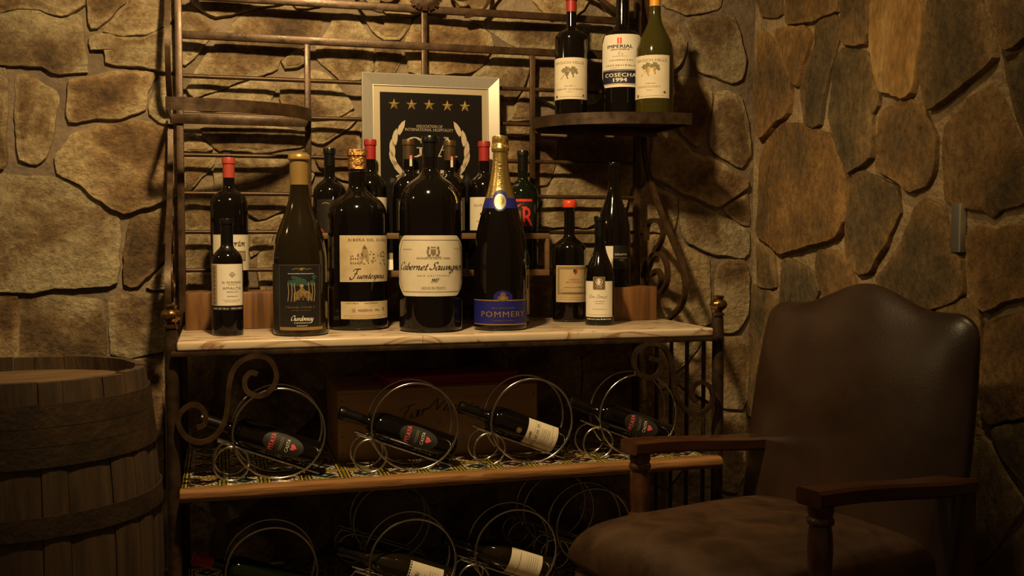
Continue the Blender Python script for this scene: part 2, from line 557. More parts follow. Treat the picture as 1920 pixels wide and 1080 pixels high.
BACK = [
 [(-60,-60),(158,-60),(157,8),(116,31),(75,15),(35,12),(0,22),(-60,20)],
 [(-60,28),(0,27),(35,17),(75,21),(116,37),(143,24),(150,30),(163,135),(98,135),(80,123),(0,119),(-60,119)],
 [(166,-60),(245,-60),(232,3),(205,30),(183,50),(169,54),(165,30)],
 [(252,-60),(325,-60),(323,32),(310,45),(274,62),(230,66),(206,60),(192,57),(208,42),(242,12)],
 [(167,68),(188,63),(206,66),(230,72),(274,69),(311,52),(324,44),(324,136),(293,126),(198,116),(197,90),(170,91)],
 [(30,138),(53,142),(104,170),(108,190),(95,258),(84,293),(68,307),(35,301),(30,220),(28,160)],
 [(-60,126),(8,126),(10,180),(7,270),(12,305),(4,315),(-60,315)],
 [(128,150),(205,134),(288,136),(290,145),(275,172),(272,205),(222,220),(176,221),(130,229),(126,215)],
 [(297,146),(330,142),(335,233),(300,226),(281,213),(288,178)],
 [(131,252),(170,240),(252,226),(277,228),(296,238),(330,246),(335,365),(323,370),(255,393),(232,400),(190,378),(150,345),(105,325),(104,295),(125,270)],
 [(-60,324),(40,330),(103,334),(150,354),(190,386),(220,404),(222,440),(219,530),(205,535),(90,541),(60,548),(0,546),(-60,546)],
 [(245,412),(318,387),(322,470),(287,507),(257,536),(245,539),(232,533),(235,470)],
 [(322,482),(326,543),(275,540),(290,518)],
 [(-60,556),(31,558),(34,690),(-60,760)],
 [(37,556),(100,558),(170,562),(190,566),(195,600),(195,690),(190,760),(38,760)],
 [(206,560),(240,548),(312,552),(305,658),(245,669),(208,664),(206,600)],
 [(215,680),(300,671),(305,900),(215,900)],
 [(347,-30),(530,-30),(530,3),(455,17),(433,25),(405,31),(377,14),(366,5)],
 [(340,10),(366,15),(380,31),(406,50),(396,62),(362,104),(346,120),(338,118)],
 [(458,24),(525,14),(605,26),(601,47),(580,83),(563,90),(524,110),(520,126),(480,142),(433,158),(394,172),(363,183),(348,166),(358,155),(374,122),(424,60)],
 [(528,114),(568,91),(570,118),(536,126)],
 [(612,61),(630,28),(662,26),(700,75),(700,130),(675,147),(640,150),(630,139),(596,108),(595,86)],
 [(690,30),(772,33),(770,40),(749,72),(722,72),(708,64),(687,36)],
 [(780,38),(790,30),(875,40),(922,62),(927,82),(920,96),(900,126),(872,138),(800,138),(768,135),(765,110),(760,78)],
 [(706,84),(746,82),(754,108),(740,134),(742,190),(706,190)],
 [(876,28),(1000,40),(1150,50),(1150,92),(1060,92),(969,85),(930,62),(902,42)],
 [(936,100),(992,105),(992,135),(986,155),(970,180),(935,185),(882,170),(887,142),(918,120)],
 [(1004,108),(1080,104),(1150,115),(1150,160),(1120,190),(1060,205),(1005,180),(1000,150)],
 [(988,168),(1000,190),(1010,222),(954,226),(972,192)],
 [(935,236),(975,231),(1010,236),(1010,248),(968,254),(940,248)],
 [(938,260),(1047,262),(1046,285),(1039,313),(1027,345),(1000,345),(940,338)],
 [(1056,258),(1120,250),(1190,254),(1190,330),(1178,370),(1170,395),(1100,424),(1017,424),(1010,405),(1020,385),(1034,352),(1048,313)],
 [(1250,-30),(1360,-30),(1354,10),(1330,20),(1288,25),(1245,8)],
 [(1290,33),(1378,28),(1386,50),(1400,110),(1392,148),(1373,154),(1337,141),(1313,132),(1303,110),(1305,80),(1293,53)],
 [(1240,35),(1270,43),(1288,77),(1289,100),(1275,123),(1255,136),(1235,130)],
 [(1255,157),(1283,144),(1314,149),(1338,172),(1335,207),(1314,270),(1308,273),(1277,243),(1250,200)],
 [(1347,173),(1367,170),(1393,183),(1404,227),(1409,263),(1407,293),(1393,313),(1377,307),(1340,283),(1332,267),(1337,233)],
 [(1230,247),(1262,247),(1298,287),(1338,297),(1376,322),(1400,336),(1403,350),(1350,386),(1335,384),(1280,358),(1225,328)],
 [(1358,392),(1406,362),(1407,422),(1378,412)],
 [(1277,377),(1345,400),(1383,420),(1406,433),(1406,475),(1398,484),(1338,475),(1293,455),(1282,440)],
 [(1215,342),(1268,370),(1272,400),(1263,434),(1200,434),(1200,362)],
 [(1200,442),(1268,444),(1290,464),(1333,487),(1336,605),(1325,610),(1270,602),(1205,595)],
 [(1346,512),(1354,492),(1398,488),(1406,520),(1403,590),(1393,610),(1375,622),(1348,625)],
 [(1352,634),(1406,634),(1404,740),(1393,768),(1355,765)],
 [(1262,640),(1318,640),(1290,678),(1268,698)],
 [(1328,642),(1346,645),(1346,760),(1275,722),(1300,682)],
 [(1352,780),(1402,778),(1400,880),(1385,925),(1355,920)],
 [(345,252),(362,250),(398,280),(345,283)],
 [(345,291),(406,292),(398,306),(358,355),(345,360)],
 [(375,240),(525,238),(575,250),(575,270),(520,281),(490,285),(430,277),(412,282)],
 [(404,315),(422,300),(500,298),(560,300),(590,328),(560,380),(530,393),(485,411),(470,403),(440,385),(404,380)],
 [(347,368),(397,347),(398,430),(347,432)],
 [(470,421),(490,419),(530,402),(543,406),(520,432),(470,432)],
 [(347,440),(395,440),(395,505),(347,505)],
 [(470,442),(513,440),(500,462),(470,482)],
 [(484,480),(515,452),(520,545),(488,545)],
 [(347,512),(400,512),(400,548),(347,548)],
 [(526,160),(560,150),(580,133),(597,131),(611,138),(656,190),(666,203),(635,217),(580,221),(537,205),(527,185)],
 [(366,189),(480,149),(518,161),(505,185),(505,205),(440,200),(366,200)],
 [(586,231),(625,231),(669,208),(672,222),(636,249),(605,269),(583,263)],
 [(592,287),(633,264),(674,234),(676,330),(655,340),(630,330),(602,310)],
 [(1030,434),(1100,432),(1192,430),(1195,500),(1030,508)],
]
SIDE = [
 [(1413,67),(1427,61),(1449,88),(1475,147),(1478,171),(1475,211),(1449,229),(1427,258),(1418,232),(1413,183),(1416,131)],
 [(1447,58),(1501,49),(1516,70),(1502,116),(1492,158),(1483,148),(1459,92)],
 [(1525,34),(1563,31),(1565,76),(1548,131),(1539,189),(1535,232),(1522,238),(1504,226),(1499,196),(1497,159),(1521,79)],
 [(1408,-30),(1450,-30),(1460,26),(1425,30)],
 [(1470,-30),(1560,-30),(1565,20),(1515,38),(1470,40)],
 [(1576,-30),(1624,-30),(1624,61),(1618,81),(1583,82),(1576,73)],
 [(1632,-30),(1706,-30),(1719,27),(1720,61),(1714,122),(1706,171),(1690,183),(1669,171),(1651,171),(1641,134),(1631,76)],
 [(1571,91),(1614,99),(1633,124),(1642,162),(1639,196),(1628,211),(1631,294),(1590,323),(1583,305),(1556,241),(1550,214),(1562,109)],
 [(1646,210),(1693,188),(1718,197),(1746,260),(1744,325),(1733,346),(1709,358),(1654,322),(1640,310),(1643,250)],
 [(1738,-30),(1820,-30),(1861,107),(1776,180),(1738,203),(1726,147),(1720,110),(1729,46)],
 [(1840,-40),(1990,-40),(1990,10),(1886,92),(1877,79),(1854,18)],
 [(1809,190),(1850,163),(1862,175),(1912,290),(1918,350),(1912,377),(1870,389),(1855,404),(1840,392),(1782,383),(1768,371),(1763,300),(1766,240),(1790,217)],
 [(1874,109),(1960,92),(1990,330),(1928,285),(1888,170)],
 [(1430,265),(1461,232),(1500,234),(1552,256),(1562,286),(1581,331),(1584,414),(1565,444),(1531,453),(1492,466),(1461,472),(1437,453),(1418,441),(1421,300)],
 [(1592,327),(1611,324),(1673,354),(1679,398),(1655,459),(1626,508),(1611,511),(1590,484),(1587,453),(1589,362)],
 [(1418,457),(1443,472),(1450,537),(1443,540),(1417,532)],
 [(1459,483),(1504,501),(1520,516),(1531,545),(1500,600),(1457,600)],
 [(1527,471),(1575,477),(1594,526),(1598,560),(1540,560),(1523,502)],
 [(1711,391),(1727,376),(1762,394),(1774,468),(1795,490),(1798,549),(1785,561),(1736,578),(1675,560),(1640,526),(1668,486),(1689,455)],
 [(1811,443),(1827,427),(1858,436),(1895,427),(1990,420),(1990,540),(1874,564),(1843,583),(1824,557),(1814,502)],
 [(1838,606),(1858,602),(1930,584),(1990,579),(1990,768),(1895,783),(1850,793),(1836,770)],
 [(1855,810),(1880,802),(1990,792),(1990,956),(1922,908),(1874,850)],
 [(1836,824),(1851,839),(1878,889),(1912,947),(1848,1036),(1825,1056),(1800,900)],
 [(1928,980),(1990,992),(2000,1140),(1830,1140),(1842,1067),(1882,1024)],
]


def poly_area(p):
    return 0.5 * sum(p[i][0] * p[(i + 1) % len(p)][1] - p[(i + 1) % len(p)][0] * p[i][1] for i in range(len(p)))


def inside(p, q):
    c = False
    j = len(p) - 1
    for i in range(len(p)):
        if (p[i][1] > q[1]) != (p[j][1] > q[1]) and q[0] < (p[j][0] - p[i][0]) * (q[1] - p[i][1]) / (p[j][1] - p[i][1]) + p[i][0]:
            c = not c
        j = i
    return c


def resample(p, step):
    out = []
    for i in range(len(p)):
        a, b = Vector(p[i]), Vector(p[(i + 1) % len(p)])
        n = max(1, round((b - a).length / step))
        for k in range(n):
            out.append(a + (b - a) * (k / n))
    return out


def clip(poly, pt, nrm):
    out = []
    for i in range(len(poly)):
        a, b = poly[i], poly[(i + 1) % len(poly)]
        da, db = (a - pt).dot(nrm), (b - pt).dot(nrm)
        if da <= 0:
            out.append(a)
        if (da < 0 < db) or (db < 0 < da):
            out.append(a + (b - a) * (da / (da - db)))
    return out


def fill_cells(polys, lo, hi, cell, seed):
    R_ = random.Random(seed)
    samples = []
    for p in polys:
        samples += resample(p, 0.03)
    seeds = []
    nx, ny = int((hi[0] - lo[0]) / cell[0]), int((hi[1] - lo[1]) / cell[1])
    for j in range(ny):
        for i in range(nx):
            s = Vector((lo[0] + (i + 0.5 + (0.25 if j % 2 else -0.25) + R_.uniform(-.28, .28)) * cell[0], lo[1] + (j + 0.5 + R_.uniform(-.28, .28)) * cell[1]))
            if any(inside(p, s) for p in polys):
                continue
            if min([(s - q).length for q in samples] or [9]) < 0.022:
                continue
            seeds.append(s)
    cells = []
    for s in seeds:
        b = [Vector((max(lo[0], s.x - .24), max(lo[1], s.y - .2))), Vector((min(hi[0], s.x + .24), max(lo[1], s.y - .2))),
             Vector((min(hi[0], s.x + .24), min(hi[1], s.y + .2))), Vector((max(lo[0], s.x - .24), min(hi[1], s.y + .2)))]
        for q in seeds:
            if q is not s and (q - s).length < 0.6:
                n = (q - s).normalized()
                b = clip(b, (q + s) / 2 - n * 0.004, n)
        for q in sorted(samples, key=lambda q: (q - s).length)[:160]:
            n = (q - s).normalized()
            b = clip(b, q - n * 0.009, n)
            if len(b) < 3:
                break
        if len(b) >= 3 and abs(poly_area(b)) > 0.0035:
            cells.append(b)
    return cells


def stone_mesh(poly, wall, proud, R_):
    p = [Vector(q) for q in poly]
    if poly_area(p) < 0:
        p.reverse()
    p = resample(p, 0.017)
    n = len(p)
    off = R_.uniform(0, 100)
    q = []
    for i in range(n):                      # soften corners, then make the edge ragged
        a = (p[i - 1] + p[i] * 6 + p[(i + 1) % n]) / 8
        t = (p[(i + 1) % n] - p[i - 1]).normalized()
        nr = Vector((t.y, -t.x))
        k = noise.noise(Vector((a.x * 26, a.y * 26, off))) * 0.0050 + noise.noise(Vector((a.x * 70, a.y * 70, off))) * 0.0022
        q.append(a + nr * (k + (0.0042 if wall == 'back' else 0.0075)))
    p = q
    c = sum(p, Vector((0, 0))) / n
    tx, ty = R_.uniform(-.03, .03), (R_.uniform(-.07, -.015) if wall == 'back' else R_.uniform(-.055, -.015))

    def depth(v_):
        d = proud + (v_.x - c.x) * tx + (v_.y - c.y) * ty
        d += noise.noise(Vector((v_.x * 7, v_.y * 7, off))) * 0.006 + noise.noise(Vector((v_.x * 22, v_.y * 22, off))) * 0.003
        return max(d, 0.003)

    def pos(v_, d):
        return Vector((v_.x, VW - d, v_.y)) if wall == 'back' else Vector((UW - d, v_.x, v_.y))

    bm = bmesh.new()
    lay = bm.verts.layers.float.new('rind')
    rows = []
    for ins, dd in ((-0.002, -1), (0.0, 0.80), (0.0022, 0.95), (0.012, 1.0)):
        row = []
        for v_ in p:
            r = c - v_
            m_ = min(ins, r.length * 0.3)
            s_ = v_ + r.normalized() * m_
            row.append(bm.verts.new(pos(s_, -0.012 if dd < 0 else depth(s_) * dd)))
        rows.append(row)
    for sc in (0.72, 0.40):
        row = []
        for v_ in p:
            s_ = c + (v_ - c) * sc
            row.append(bm.verts.new(pos(s_, depth(s_) + 0.002)))
        rows.append(row)
    ctr = bm.verts.new(pos(c, depth(c) + 0.002))
    for a, b in zip(rows, rows[1:]):
        for i in range(n):
            j = (i + 1) % n
            bm.faces.new((a[i], a[j], b[j], b[i]))
    for i in range(n):
        bm.faces.new((rows[-1][i], rows[-1][(i + 1) % n], ctr))
    bmesh.ops.recalc_face_normals(bm, faces=bm.faces)
    # the open rim sits in the mortar: make sure the faces look out of the wall
    ctr_f = ctr.link_faces[0]
    ctr_f.normal_update()
    out = Vector((0, -1, 0)) if wall == 'back' else Vector((-1, 0, 0))
    if ctr_f.normal.dot(out) < 0:
        bmesh.ops.reverse_faces(bm, faces=bm.faces)
    for ri, row in enumerate(rows):
        for v_ in row:
            v_[lay] = (1.0, 1.0, 1.0, 0.8, 0.1, 0.0)[ri]
    return smooth(bm, 32)


def mortar(name, wall, lo, hi, material):
    bm = bmesh.new()
    st = 0.03
    nx, ny = int((hi[0] - lo[0]) / st), int((hi[1] - lo[1]) / st)
    g = []
    for j in range(ny + 1):
        row = []
        for i in range(nx + 1):
            a, b = lo[0] + (hi[0] - lo[0]) * i / nx, lo[1] + (hi[1] - lo[1]) * j / ny
            d = noise.noise(Vector((a * 9, b * 9, 3))) * 0.004 + noise.noise(Vector((a * 24, b * 24, 7))) * 0.003
            row.append(bm.verts.new((a, VW - d, b) if wall == 'back' else (UW - d, a, b)))
        g.append(row)
    for j in range(ny):
        for i in range(nx):
            f = (g[j][i], g[j][i + 1], g[j + 1][i + 1], g[j + 1][i])
            bm.faces.new(f if wall == 'back' else tuple(reversed(f)))
    r = bmesh.ops.extrude_face_region(bm, geom=list(bm.faces)) if False else None
    for f in bm.faces:
        f.smooth = True
    o = obj(name, bm, material)
    # solid masonry behind the mortar face
    bk = bmesh.new()
    if wall == 'back':
        box(bk, (lo[0], VW + 0.012, lo[1]), (hi[0], VW + 0.2, hi[1]))
    else:
        box(bk, (UW + 0.012, lo[0], lo[1]), (UW + 0.2, hi[0], hi[1]))
    obj('masonry_core', bk, material, o)
    return o


def build_wall(name, wall, traced, lo, hi, material, mortar_m, cell, seed, label):
    o = mortar(name, wall, lo, hi, mortar_m)
    tag(o, label, None, None, 'structure')
    R_ = random.Random(seed)
    polys = []
    for t in traced:
        if wall == 'back':
            polys.append([Vector((q.x, q.z)) for q in (at_v(x, y, VW - 0.018) for x, y in t)])
        else:
            polys.append([Vector((q.y, q.z)) for q in (at_u(x, y, UW - 0.018) for x, y in t)])
    for p in polys:
        for q in p:
            q.y = min(max(q.y, 0.02), ZTOP - 0.01)
    n_tr = len(polys)
    cells = fill_cells(polys, lo, hi, cell, seed + 1)
    for i, p in enumerate(polys + cells):
        pr = R_.uniform(0.008, 0.016) if wall == 'back' else R_.uniform(0.009, 0.018)
        mt = material
        if wall == 'side' and i == 6:
            mt = M['stone_gold']
        obj('stone', stone_mesh(p, wall, pr, R_), mt, o)
    return o


wall_back = build_wall('wall_back', 'back', BACK, (-1.35, 0.0), (UW, ZTOP), M['stone_back'], M['mortar_back'], (0.27, 0.20), 11,
                       'tan stone wall of uneven mortared blocks behind the rack')
wall_right = build_wall('wall_right', 'side', SIDE, (0.95, 0.0), (VW, ZTOP), M['stone_side'], M['mortar_side'], (0.24, 0.27), 23,
                        'brown stone side wall behind the leather chair')
fl = obj('floor', boxm((-2.2, 0.3, -0.1), (UW + 0.2, VW + 0.2, 0.0)), M['floor'])
tag(fl, 'dark cellar floor under the rack', None, None, 'structure')
# ------------------------------------------------------------------ the iron rack
ZM = 0.9275                      # marble surface
FV, BV = 2.62, 3.10              # front and back post lines
UL, UR = -0.112, 1.335           # front posts
BL, BR = -0.100, 1.288           # back posts
S1, S2 = 0.575, 0.228            # tiled shelf surfaces
rack = empty('bakers_rack', (0.6, 2.85, 0))
tag(rack, 'tall wrought iron rack with marble counter, scrolls and tiled lower shelves', 'rack')
RI = Matrix.Translation(rack.location).inverted()


def rpart(name, bm, m, parent=None):
    o = obj(name, bm, m, parent or rack)
    if parent is None:
        o.location = -rack.location
    return o


def rtube(name, pts, prof, normal=None, m='iron', closed=False):
    return rpart(name, tubem(pts, prof, normal, closed), M[m])


def finial_prof():
    return [(0.010, 0.0), (0.017, 0.004), (0.017, 0.010), (0.010, 0.014), (0.012, 0.018), (0.021, 0.026), (0.0235, 0.034), (0.020, 0.043), (0.012, 0.049), (0.015, 0.053), (0.016, 0.058), (0.0, 0.061)]


for (u, v) in ((UL, FV), (UR, FV)):
    bm = bmesh.new()
    lathe(bm, [(0.019, 0.0), (0.019, 0.02), (0.0165, 0.03), (0.0165, 0.86), (0.0165, 0.90), (0.014, 0.955)], 20)
    bmesh.ops.translate(bm, verts=bm.verts, vec=(u, v, 0))
    p = rpart('front_post', smooth(bm), M['iron_dark'])
    bm = bmesh.new()
    rows = []
    seg = 24
    lathe(bm, finial_prof(), seg)
    for v_ in bm.verts:                      # gadrooned bulb
        if 0.02 < v_.co.z < 0.047:
            a = math.atan2(v_.co.y, v_.co.x)
            s_ = 1 + 0.06 * math.cos(a * 12)
            v_.co.x *= s_
            v_.co.y *= s_
    bmesh.ops.translate(bm, verts=bm.verts, vec=(u, v, 0.955))
    rpart('finial', smooth(bm, 60), M['finial'], None)
for u in (BL, BR):
    rpart('back_post', boxm((u - 0.010, BV - 0.010, 0.0), (u + 0.010, BV + 0.010, 2.05), 0.002), M['iron'])
# flat bars and round rails of the back panel
def zy(y):
    return at_v(345, y, BV).z
for y in (-9, 65):
    z = zy(y)
    rpart('flat_rail', boxm((BL, BV - 0.008, z - 0.0105), (BR, BV + 0.008, z + 0.0105), 0.0015), M['iron'])
for y in (142, 214, 290, 362, 435, 507):
    z = zy(y)
    rtube('round_rail', [(BL, BV, z), (BR, BV, z)], circ(0.0062, 10))
ZR = zy(65)
for x, y0, y1 in ((576, 75, 520), (998, 95, 520)):
    u = at_v(x, 90, BV).x
    rpart('upright', boxm((u - 0.0085, BV - 0.006, zy(507)), (u + 0.0085, BV + 0.004, ZR), 0.0015), M['iron'])
u = at_v(795, 60, BV).x
rpart('upright', boxm((u - 0.0085, BV - 0.006, zy(507)), (u + 0.0085, BV + 0.004, zy(-9)), 0.0015), M['iron'])
UM = u
ztop = zy(-9)
# crest above the top rail: rosette, side scrolls and sloping braces
bm = bmesh.new()
for k in range(7):
    a = PI + (k - 3) * 0.42
    pts = [(UM, BV - 0.012, ztop + 0.045), (UM + math.sin(a) * 0.030, BV - 0.020, ztop + 0.045 + math.cos(a) * 0.030), (UM + math.sin(a) * 0.055, BV - 0.014, ztop + 0.045 + math.cos(a) * 0.050)]
    sweep(bm, crom(pts, 4), rect(0.017, 0.006), (0, -1, 0))
lb = bmesh.new()
smooth(bm)
rpart('leaf_rosette', bm, M['iron'])
for s in (-1, 1):
    sp_ = []
    for k in range(40):
        t = k / 39
        a = -PI / 2 + s * t * 3.4 * PI * 0.62
        r = 0.075 * (1 - 0.72 * t)
        sp_.append((UM + s * 0.125 + r * math.cos(a) * 1.25, BV, ztop + 0.062 + r * math.sin(a)))
    rtube('crest_scroll', sp_, rect(0.009, 0.014), (0, 1, 0))
    ue = BL if s < 0 else BR
    rtube('crest_brace', [(ue - s * 0.03, BV, ztop + 0.005), (ue - s * 0.16, BV, ztop + 0.085), (UM + s * 0.24, BV, ztop + 0.17)], rect(0.014, 0.012), (0, 1, 0))
rtube('crest_arch', crom([(BL, BV, 2.05), (BL + .3, BV, 2.10), (UM, BV, 2.14), (BR - .3, BV, 2.10), (BR, BV, 2.05)], 6), rect(0.014, 0.014), (0, 1, 0))

# quarter round side shelves of bent flat bar
ZS = 1.525
for s in (-1, 1):
    ue = (BL - 0.026) if s < 0 else (BR + 0.062)
    FVS = 2.87 if s < 0 else 2.835
    ui = at_v(582, 220, BV).x if s < 0 else at_v(1000, 235, BV).x
    a, b = abs(ui - ue), BV - FVS
    pts = [(ue, BV, ZS), (ue, BV - b * .5, ZS)]
    for k in range(15):
        t = PI / 2 * k / 14
        sx_, sy_ = math.sin(t) ** (2 / 2.3), math.cos(t) ** (2 / 2.3)
        pts.append((ue - s * a * sx_, BV - b * sy_, ZS))
    pts = [Vector(q) for q in pts]
    rtube('shelf_band', pts, rect(0.005, 0.034), (0, 0, 1), 'iron' if s < 0 else 'iron_dark')
    rpart('shelf_bar', boxm((min(ui, ue), BV - 0.018, ZS - 0.030), (max(ui, ue), BV - 0.010, ZS - 0.004), 0.001), M['iron'])
    if s > 0:
        bm = bmesh.new()
        top = [bm.verts.new((q.x, q.y, ZS + 0.012)) for q in pts]
        f = bm.faces.new(top)
        r = bmesh.ops.extrude_face_region(bm, geom=[f])
        bmesh.ops.translate(bm, verts=[e for e in r['geom'] if isinstance(e, bmesh.types.BMVert)], vec=(0, 0, -0.014))
        bmesh.ops.recalc_face_normals(bm, faces=bm.faces)
        rpart('shelf_board', bm, M['shelf_dark'])
ZSB = ZS + 0.012

# sweeping side brackets with their curls
def side_curve(pix, u):
    return [Vector((u, q.y, q.z)) for q in (at_u(x, y, UR - 0.02) for x, y in pix)]
big = [(1206, 258), (1214, 318), (1240, 400), (1266, 462), (1281, 505), (1285, 543), (1276, 575), (1254, 598)]
curl = [(1212, 450), (1216, 418), (1236, 415), (1243, 440), (1230, 470), (1214, 492), (1206, 520)]
curl2 = [(1222, 515), (1233, 507), (1240, 522), (1232, 540), (1218, 536), (1214, 512), (1226, 480), (1241, 478), (1251, 500), (1250, 530), (1240, 548)]
for s, u in ((1, UR - 0.02), (-1, UL - 0.014)):
    for pix in (big, curl, curl2):
        pts = side_curve(pix, u)
        for q in pts:
            q.y = min(q.y, BV + 0.02)
            if s < 0:
                q.z += 0.0
        rtube('side_bracket' if pix is big else 'side_curl', crom(pts, 6), rect(0.013, 0.015), (1, 0, 0), 'iron')
    # upper part above the side shelf
    up = [(BV - 0.01, 1.56), (BV - 0.075, 1.62), (BV - 0.10, 1.70), (BV - 0.07, 1.80), (BV - 0.02, 1.90), (BV - 0.005, 1.99)]
    rtube('side_bracket', crom([Vector((u, a_, b_)) for a_, b_ in up], 6), rect(0.013, 0.015), (1, 0, 0), 'iron')

# counter frame
def frame_bar(name, lo, hi, m='iron_dark', bev=0.002):
    return rpart(name, boxm(lo, hi, bev), M[m])
ZF = ZM - 0.0235
frame_bar('counter_rail', (UL, FV - 0.034, ZF - 0.0130), (UR, FV - 0.006, ZF))
frame_bar('counter_rail', (BL, BV - 0.012, ZF - 0.0130), (BR, BV + 0.012, ZF))
for u in (UL, UR):
    frame_bar('counter_side_rail', (u - 0.010, FV, ZF - 0.0130), (u + 0.010, BV, ZF))
# front scrolls under the counter
def scroll_pts(c, ox, oy, sc):
    return crom([at_v(ox + x / sc, oy + y / sc, FV - 0.031) for x, y in c], 5)
sl = [(585, 222), (540, 212), (500, 260), (512, 330), (580, 368), (652, 348), (705, 280), (710, 200), (662, 122), (580, 97), (480, 130), (420, 200), (395, 300), (382, 450), (355, 560), (290, 645), (200, 680), (110, 650), (58, 570), (62, 490), (130, 432), (200, 442), (235, 500), (225, 560), (178, 582)]
srr = [(515, 155), (570, 172), (588, 222), (560, 278), (500, 293), (432, 260), (405, 190), (420, 110), (480, 62), (550, 52), (620, 92), (660, 170), (680, 280), (692, 400), (740, 490), (820, 540), (890, 530), (950, 460), (945, 370), (880, 322), (822, 350), (810, 420), (842, 458)]
rtube('front_scroll', scroll_pts(sl, 320, 640, 3.6), rect(0.012, 0.012), (0, 1, 0), 'iron')
rtube('front_scroll', scroll_pts(srr, 1080, 630, 3.725), rect(0.012, 0.012), (0, 1, 0), 'iron_dark')
# side bars
for u in (UL + 0.004, UR - 0.004):
    for k, v in enumerate((2.70, 2.81, 2.92, 3.03)):
        rtube('side_bar', [(u, v, S1 - 0.03), (u, v, ZF - 0.01)], circ(0.0065, 8), None, 'iron_dark')
        rtube('side_bar', [(u, v, S2 - 0.03), (u, v, S1 - 0.03)], circ(0.0065, 8), None, 'iron_dark')

# tiled shelves
tile_me = None
def shelf(z, full):
    global tile_me
    body = rpart('tiled_shelf', boxm((UL + 0.017, 2.58, z - 0.030), (UR - 0.017, BV + 0.005, z - 0.006)), M['shelf_dark'])
    # rounded worn wood nosing along the front, slightly wavy with wear
    bm = bmesh.new()
    prof = [(0.000, -0.030), (-0.022, -0.030), (-0.029, -0.024), (-0.032, -0.014), (-0.029, -0.004), (-0.020, 0.0005), (0.0, 0.0005)]
    pts = []
    n = 60
    rows = []
    for i in range(n + 1):
        u = UL + 0.016 + (UR - UL - 0.032) * i / n
        wv = noise.noise(Vector((u * 9, z * 3, 1))) * 0.0022 + noise.noise(Vector((u * 31, z, 5))) * 0.0012
        rows.append([bm.verts.new((u, 2.584 + a - (wv if a < -0.01 else 0), z + b + (wv if b > -0.01 else 0))) for a, b in prof])
    for r0, r1 in zip(rows, rows[1:]):
        for j in range(len(prof)):
            k = (j + 1) % len(prof)
            bm.faces.new((r0[j], r0[k], r1[k], r1[j]))
    bm.faces.new(rows[0])
    bm.faces.new(list(reversed(rows[-1])))
    bmesh.ops.recalc_face_normals(bm, faces=bm.faces)
    rpart('nosing', smooth(bm, 45), M['trim'])
    if tile_me is None:
        b2 = bmesh.new()
        box(b2, (-0.0485, -0.0485, -0.006), (0.0485, 0.0485, 0.0), 0.0012, 1)
        tile_me = bpy.data.meshes.new('tile')
        b2.to_mesh(tile_me)
        b2.free()
        tile_me.materials.append(M['tile'])
    i = 0
    u = UL + 0.068
    while u < UR - 0.06:
        for j in range(5):
            o = obj('tile', tile_me, None, body)
            o.location = (u, 2.634 + j * 0.098, z + rnd.uniform(-0.0006, 0.0003))
            o.rotation_euler = (0, 0, rnd.choice((0, PI / 2, PI)) + rnd.uniform(-.006, .006))
        u += 0.0985
    for uu in (UL, UR):
        rpart('shelf_side_rail', boxm((uu - 0.009, FV, z - 0.034), (uu + 0.009, BV, z - 0.012)), M['iron_dark'])
shelf(S1, True)
shelf(S2, False)

# marble counter in two slabs
usplit = at_v(793, 640, 2.584).x
for (a, b, lab) in ((-0.099, usplit - 0.0006, 'cream veined marble slab under the bottle with the gold wax neck'), (usplit + 0.0006, 1.304, 'cream veined marble slab under the blue and gold champagne bottle')):
    bm = bmesh.new()
    box(bm, (a, 2.584, ZF), (b, BV - 0.015, ZM))
    es = [e for e in bm.edges if not all(abs(v_.co.x - usplit) < 0.002 for v_ in e.verts)]
    bmesh.ops.bevel(bm, geom=es, offset=0.006, segments=3, profile=0.5, affect='EDGES')
    smooth(bm, 35)
    o = obj('marble_slab', bm, M['marble'])
    tag(o, lab, 'marble slab', 'marble counter slabs', 'thing')

# wood blocks and the slatted riser
ZB = ZM + 0.10
o = obj('wood_block', boxm((-0.088, 2.895, ZM), (0.215, 3.035, ZB), 0.003), M['wood_block'])
tag(o, 'brown wood block at the post end of the counter under the red topped bottle', 'wood block', 'bottle riser blocks')
o = obj('wood_block', boxm((1.095, 2.875, ZM), (1.262, 3.015, ZB), 0.003), M['wood_block'])
tag(o, 'brown wood block by the curved bracket under the tall dark burgundy bottle', 'wood block', 'bottle riser blocks')

ZK = 1.077
RV0, RV1 = 2.928, 3.082
riser = empty('bottle_riser', (0.65, 3.0, ZM))
tag(riser, 'brown wooden riser with front slats holding the back row of bottles', 'riser')
ra, rb = at_v(592, 440, RV0).x, at_v(1030, 440, RV0).x
def rp(name, lo, hi):
    o = obj(name, boxm(lo, hi, 0.0015), M['riser'], riser)
    o.location = -riser.location
    return o
rp('base_board', (ra, RV0 + 0.008, ZK - 0.014), (rb, RV1, ZK))
rp('front_slat', (ra, RV0 - 0.004, at_v(870, 448, RV0).z), (rb, RV0 + 0.008, at_v(870, 437, RV0).z))
rp('front_slat', (ra, RV0 - 0.004, ZK - 0.014), (rb, RV0 + 0.008, ZK + 0.004))
for u in (ra, rb - 0.012):
    rp('end_slat', (u, RV0 - 0.0035, ZK - 0.014), (u + 0.012, RV0 + 0.012, at_v(870, 437, RV0).z - 0.0002))
for x in (640, 815, 935):
    u = at_v(x, 500, RV0).x
    rp('support_leg', (u - 0.03, 2.99, ZM), (u + 0.03, 3.07, ZK - 0.014))
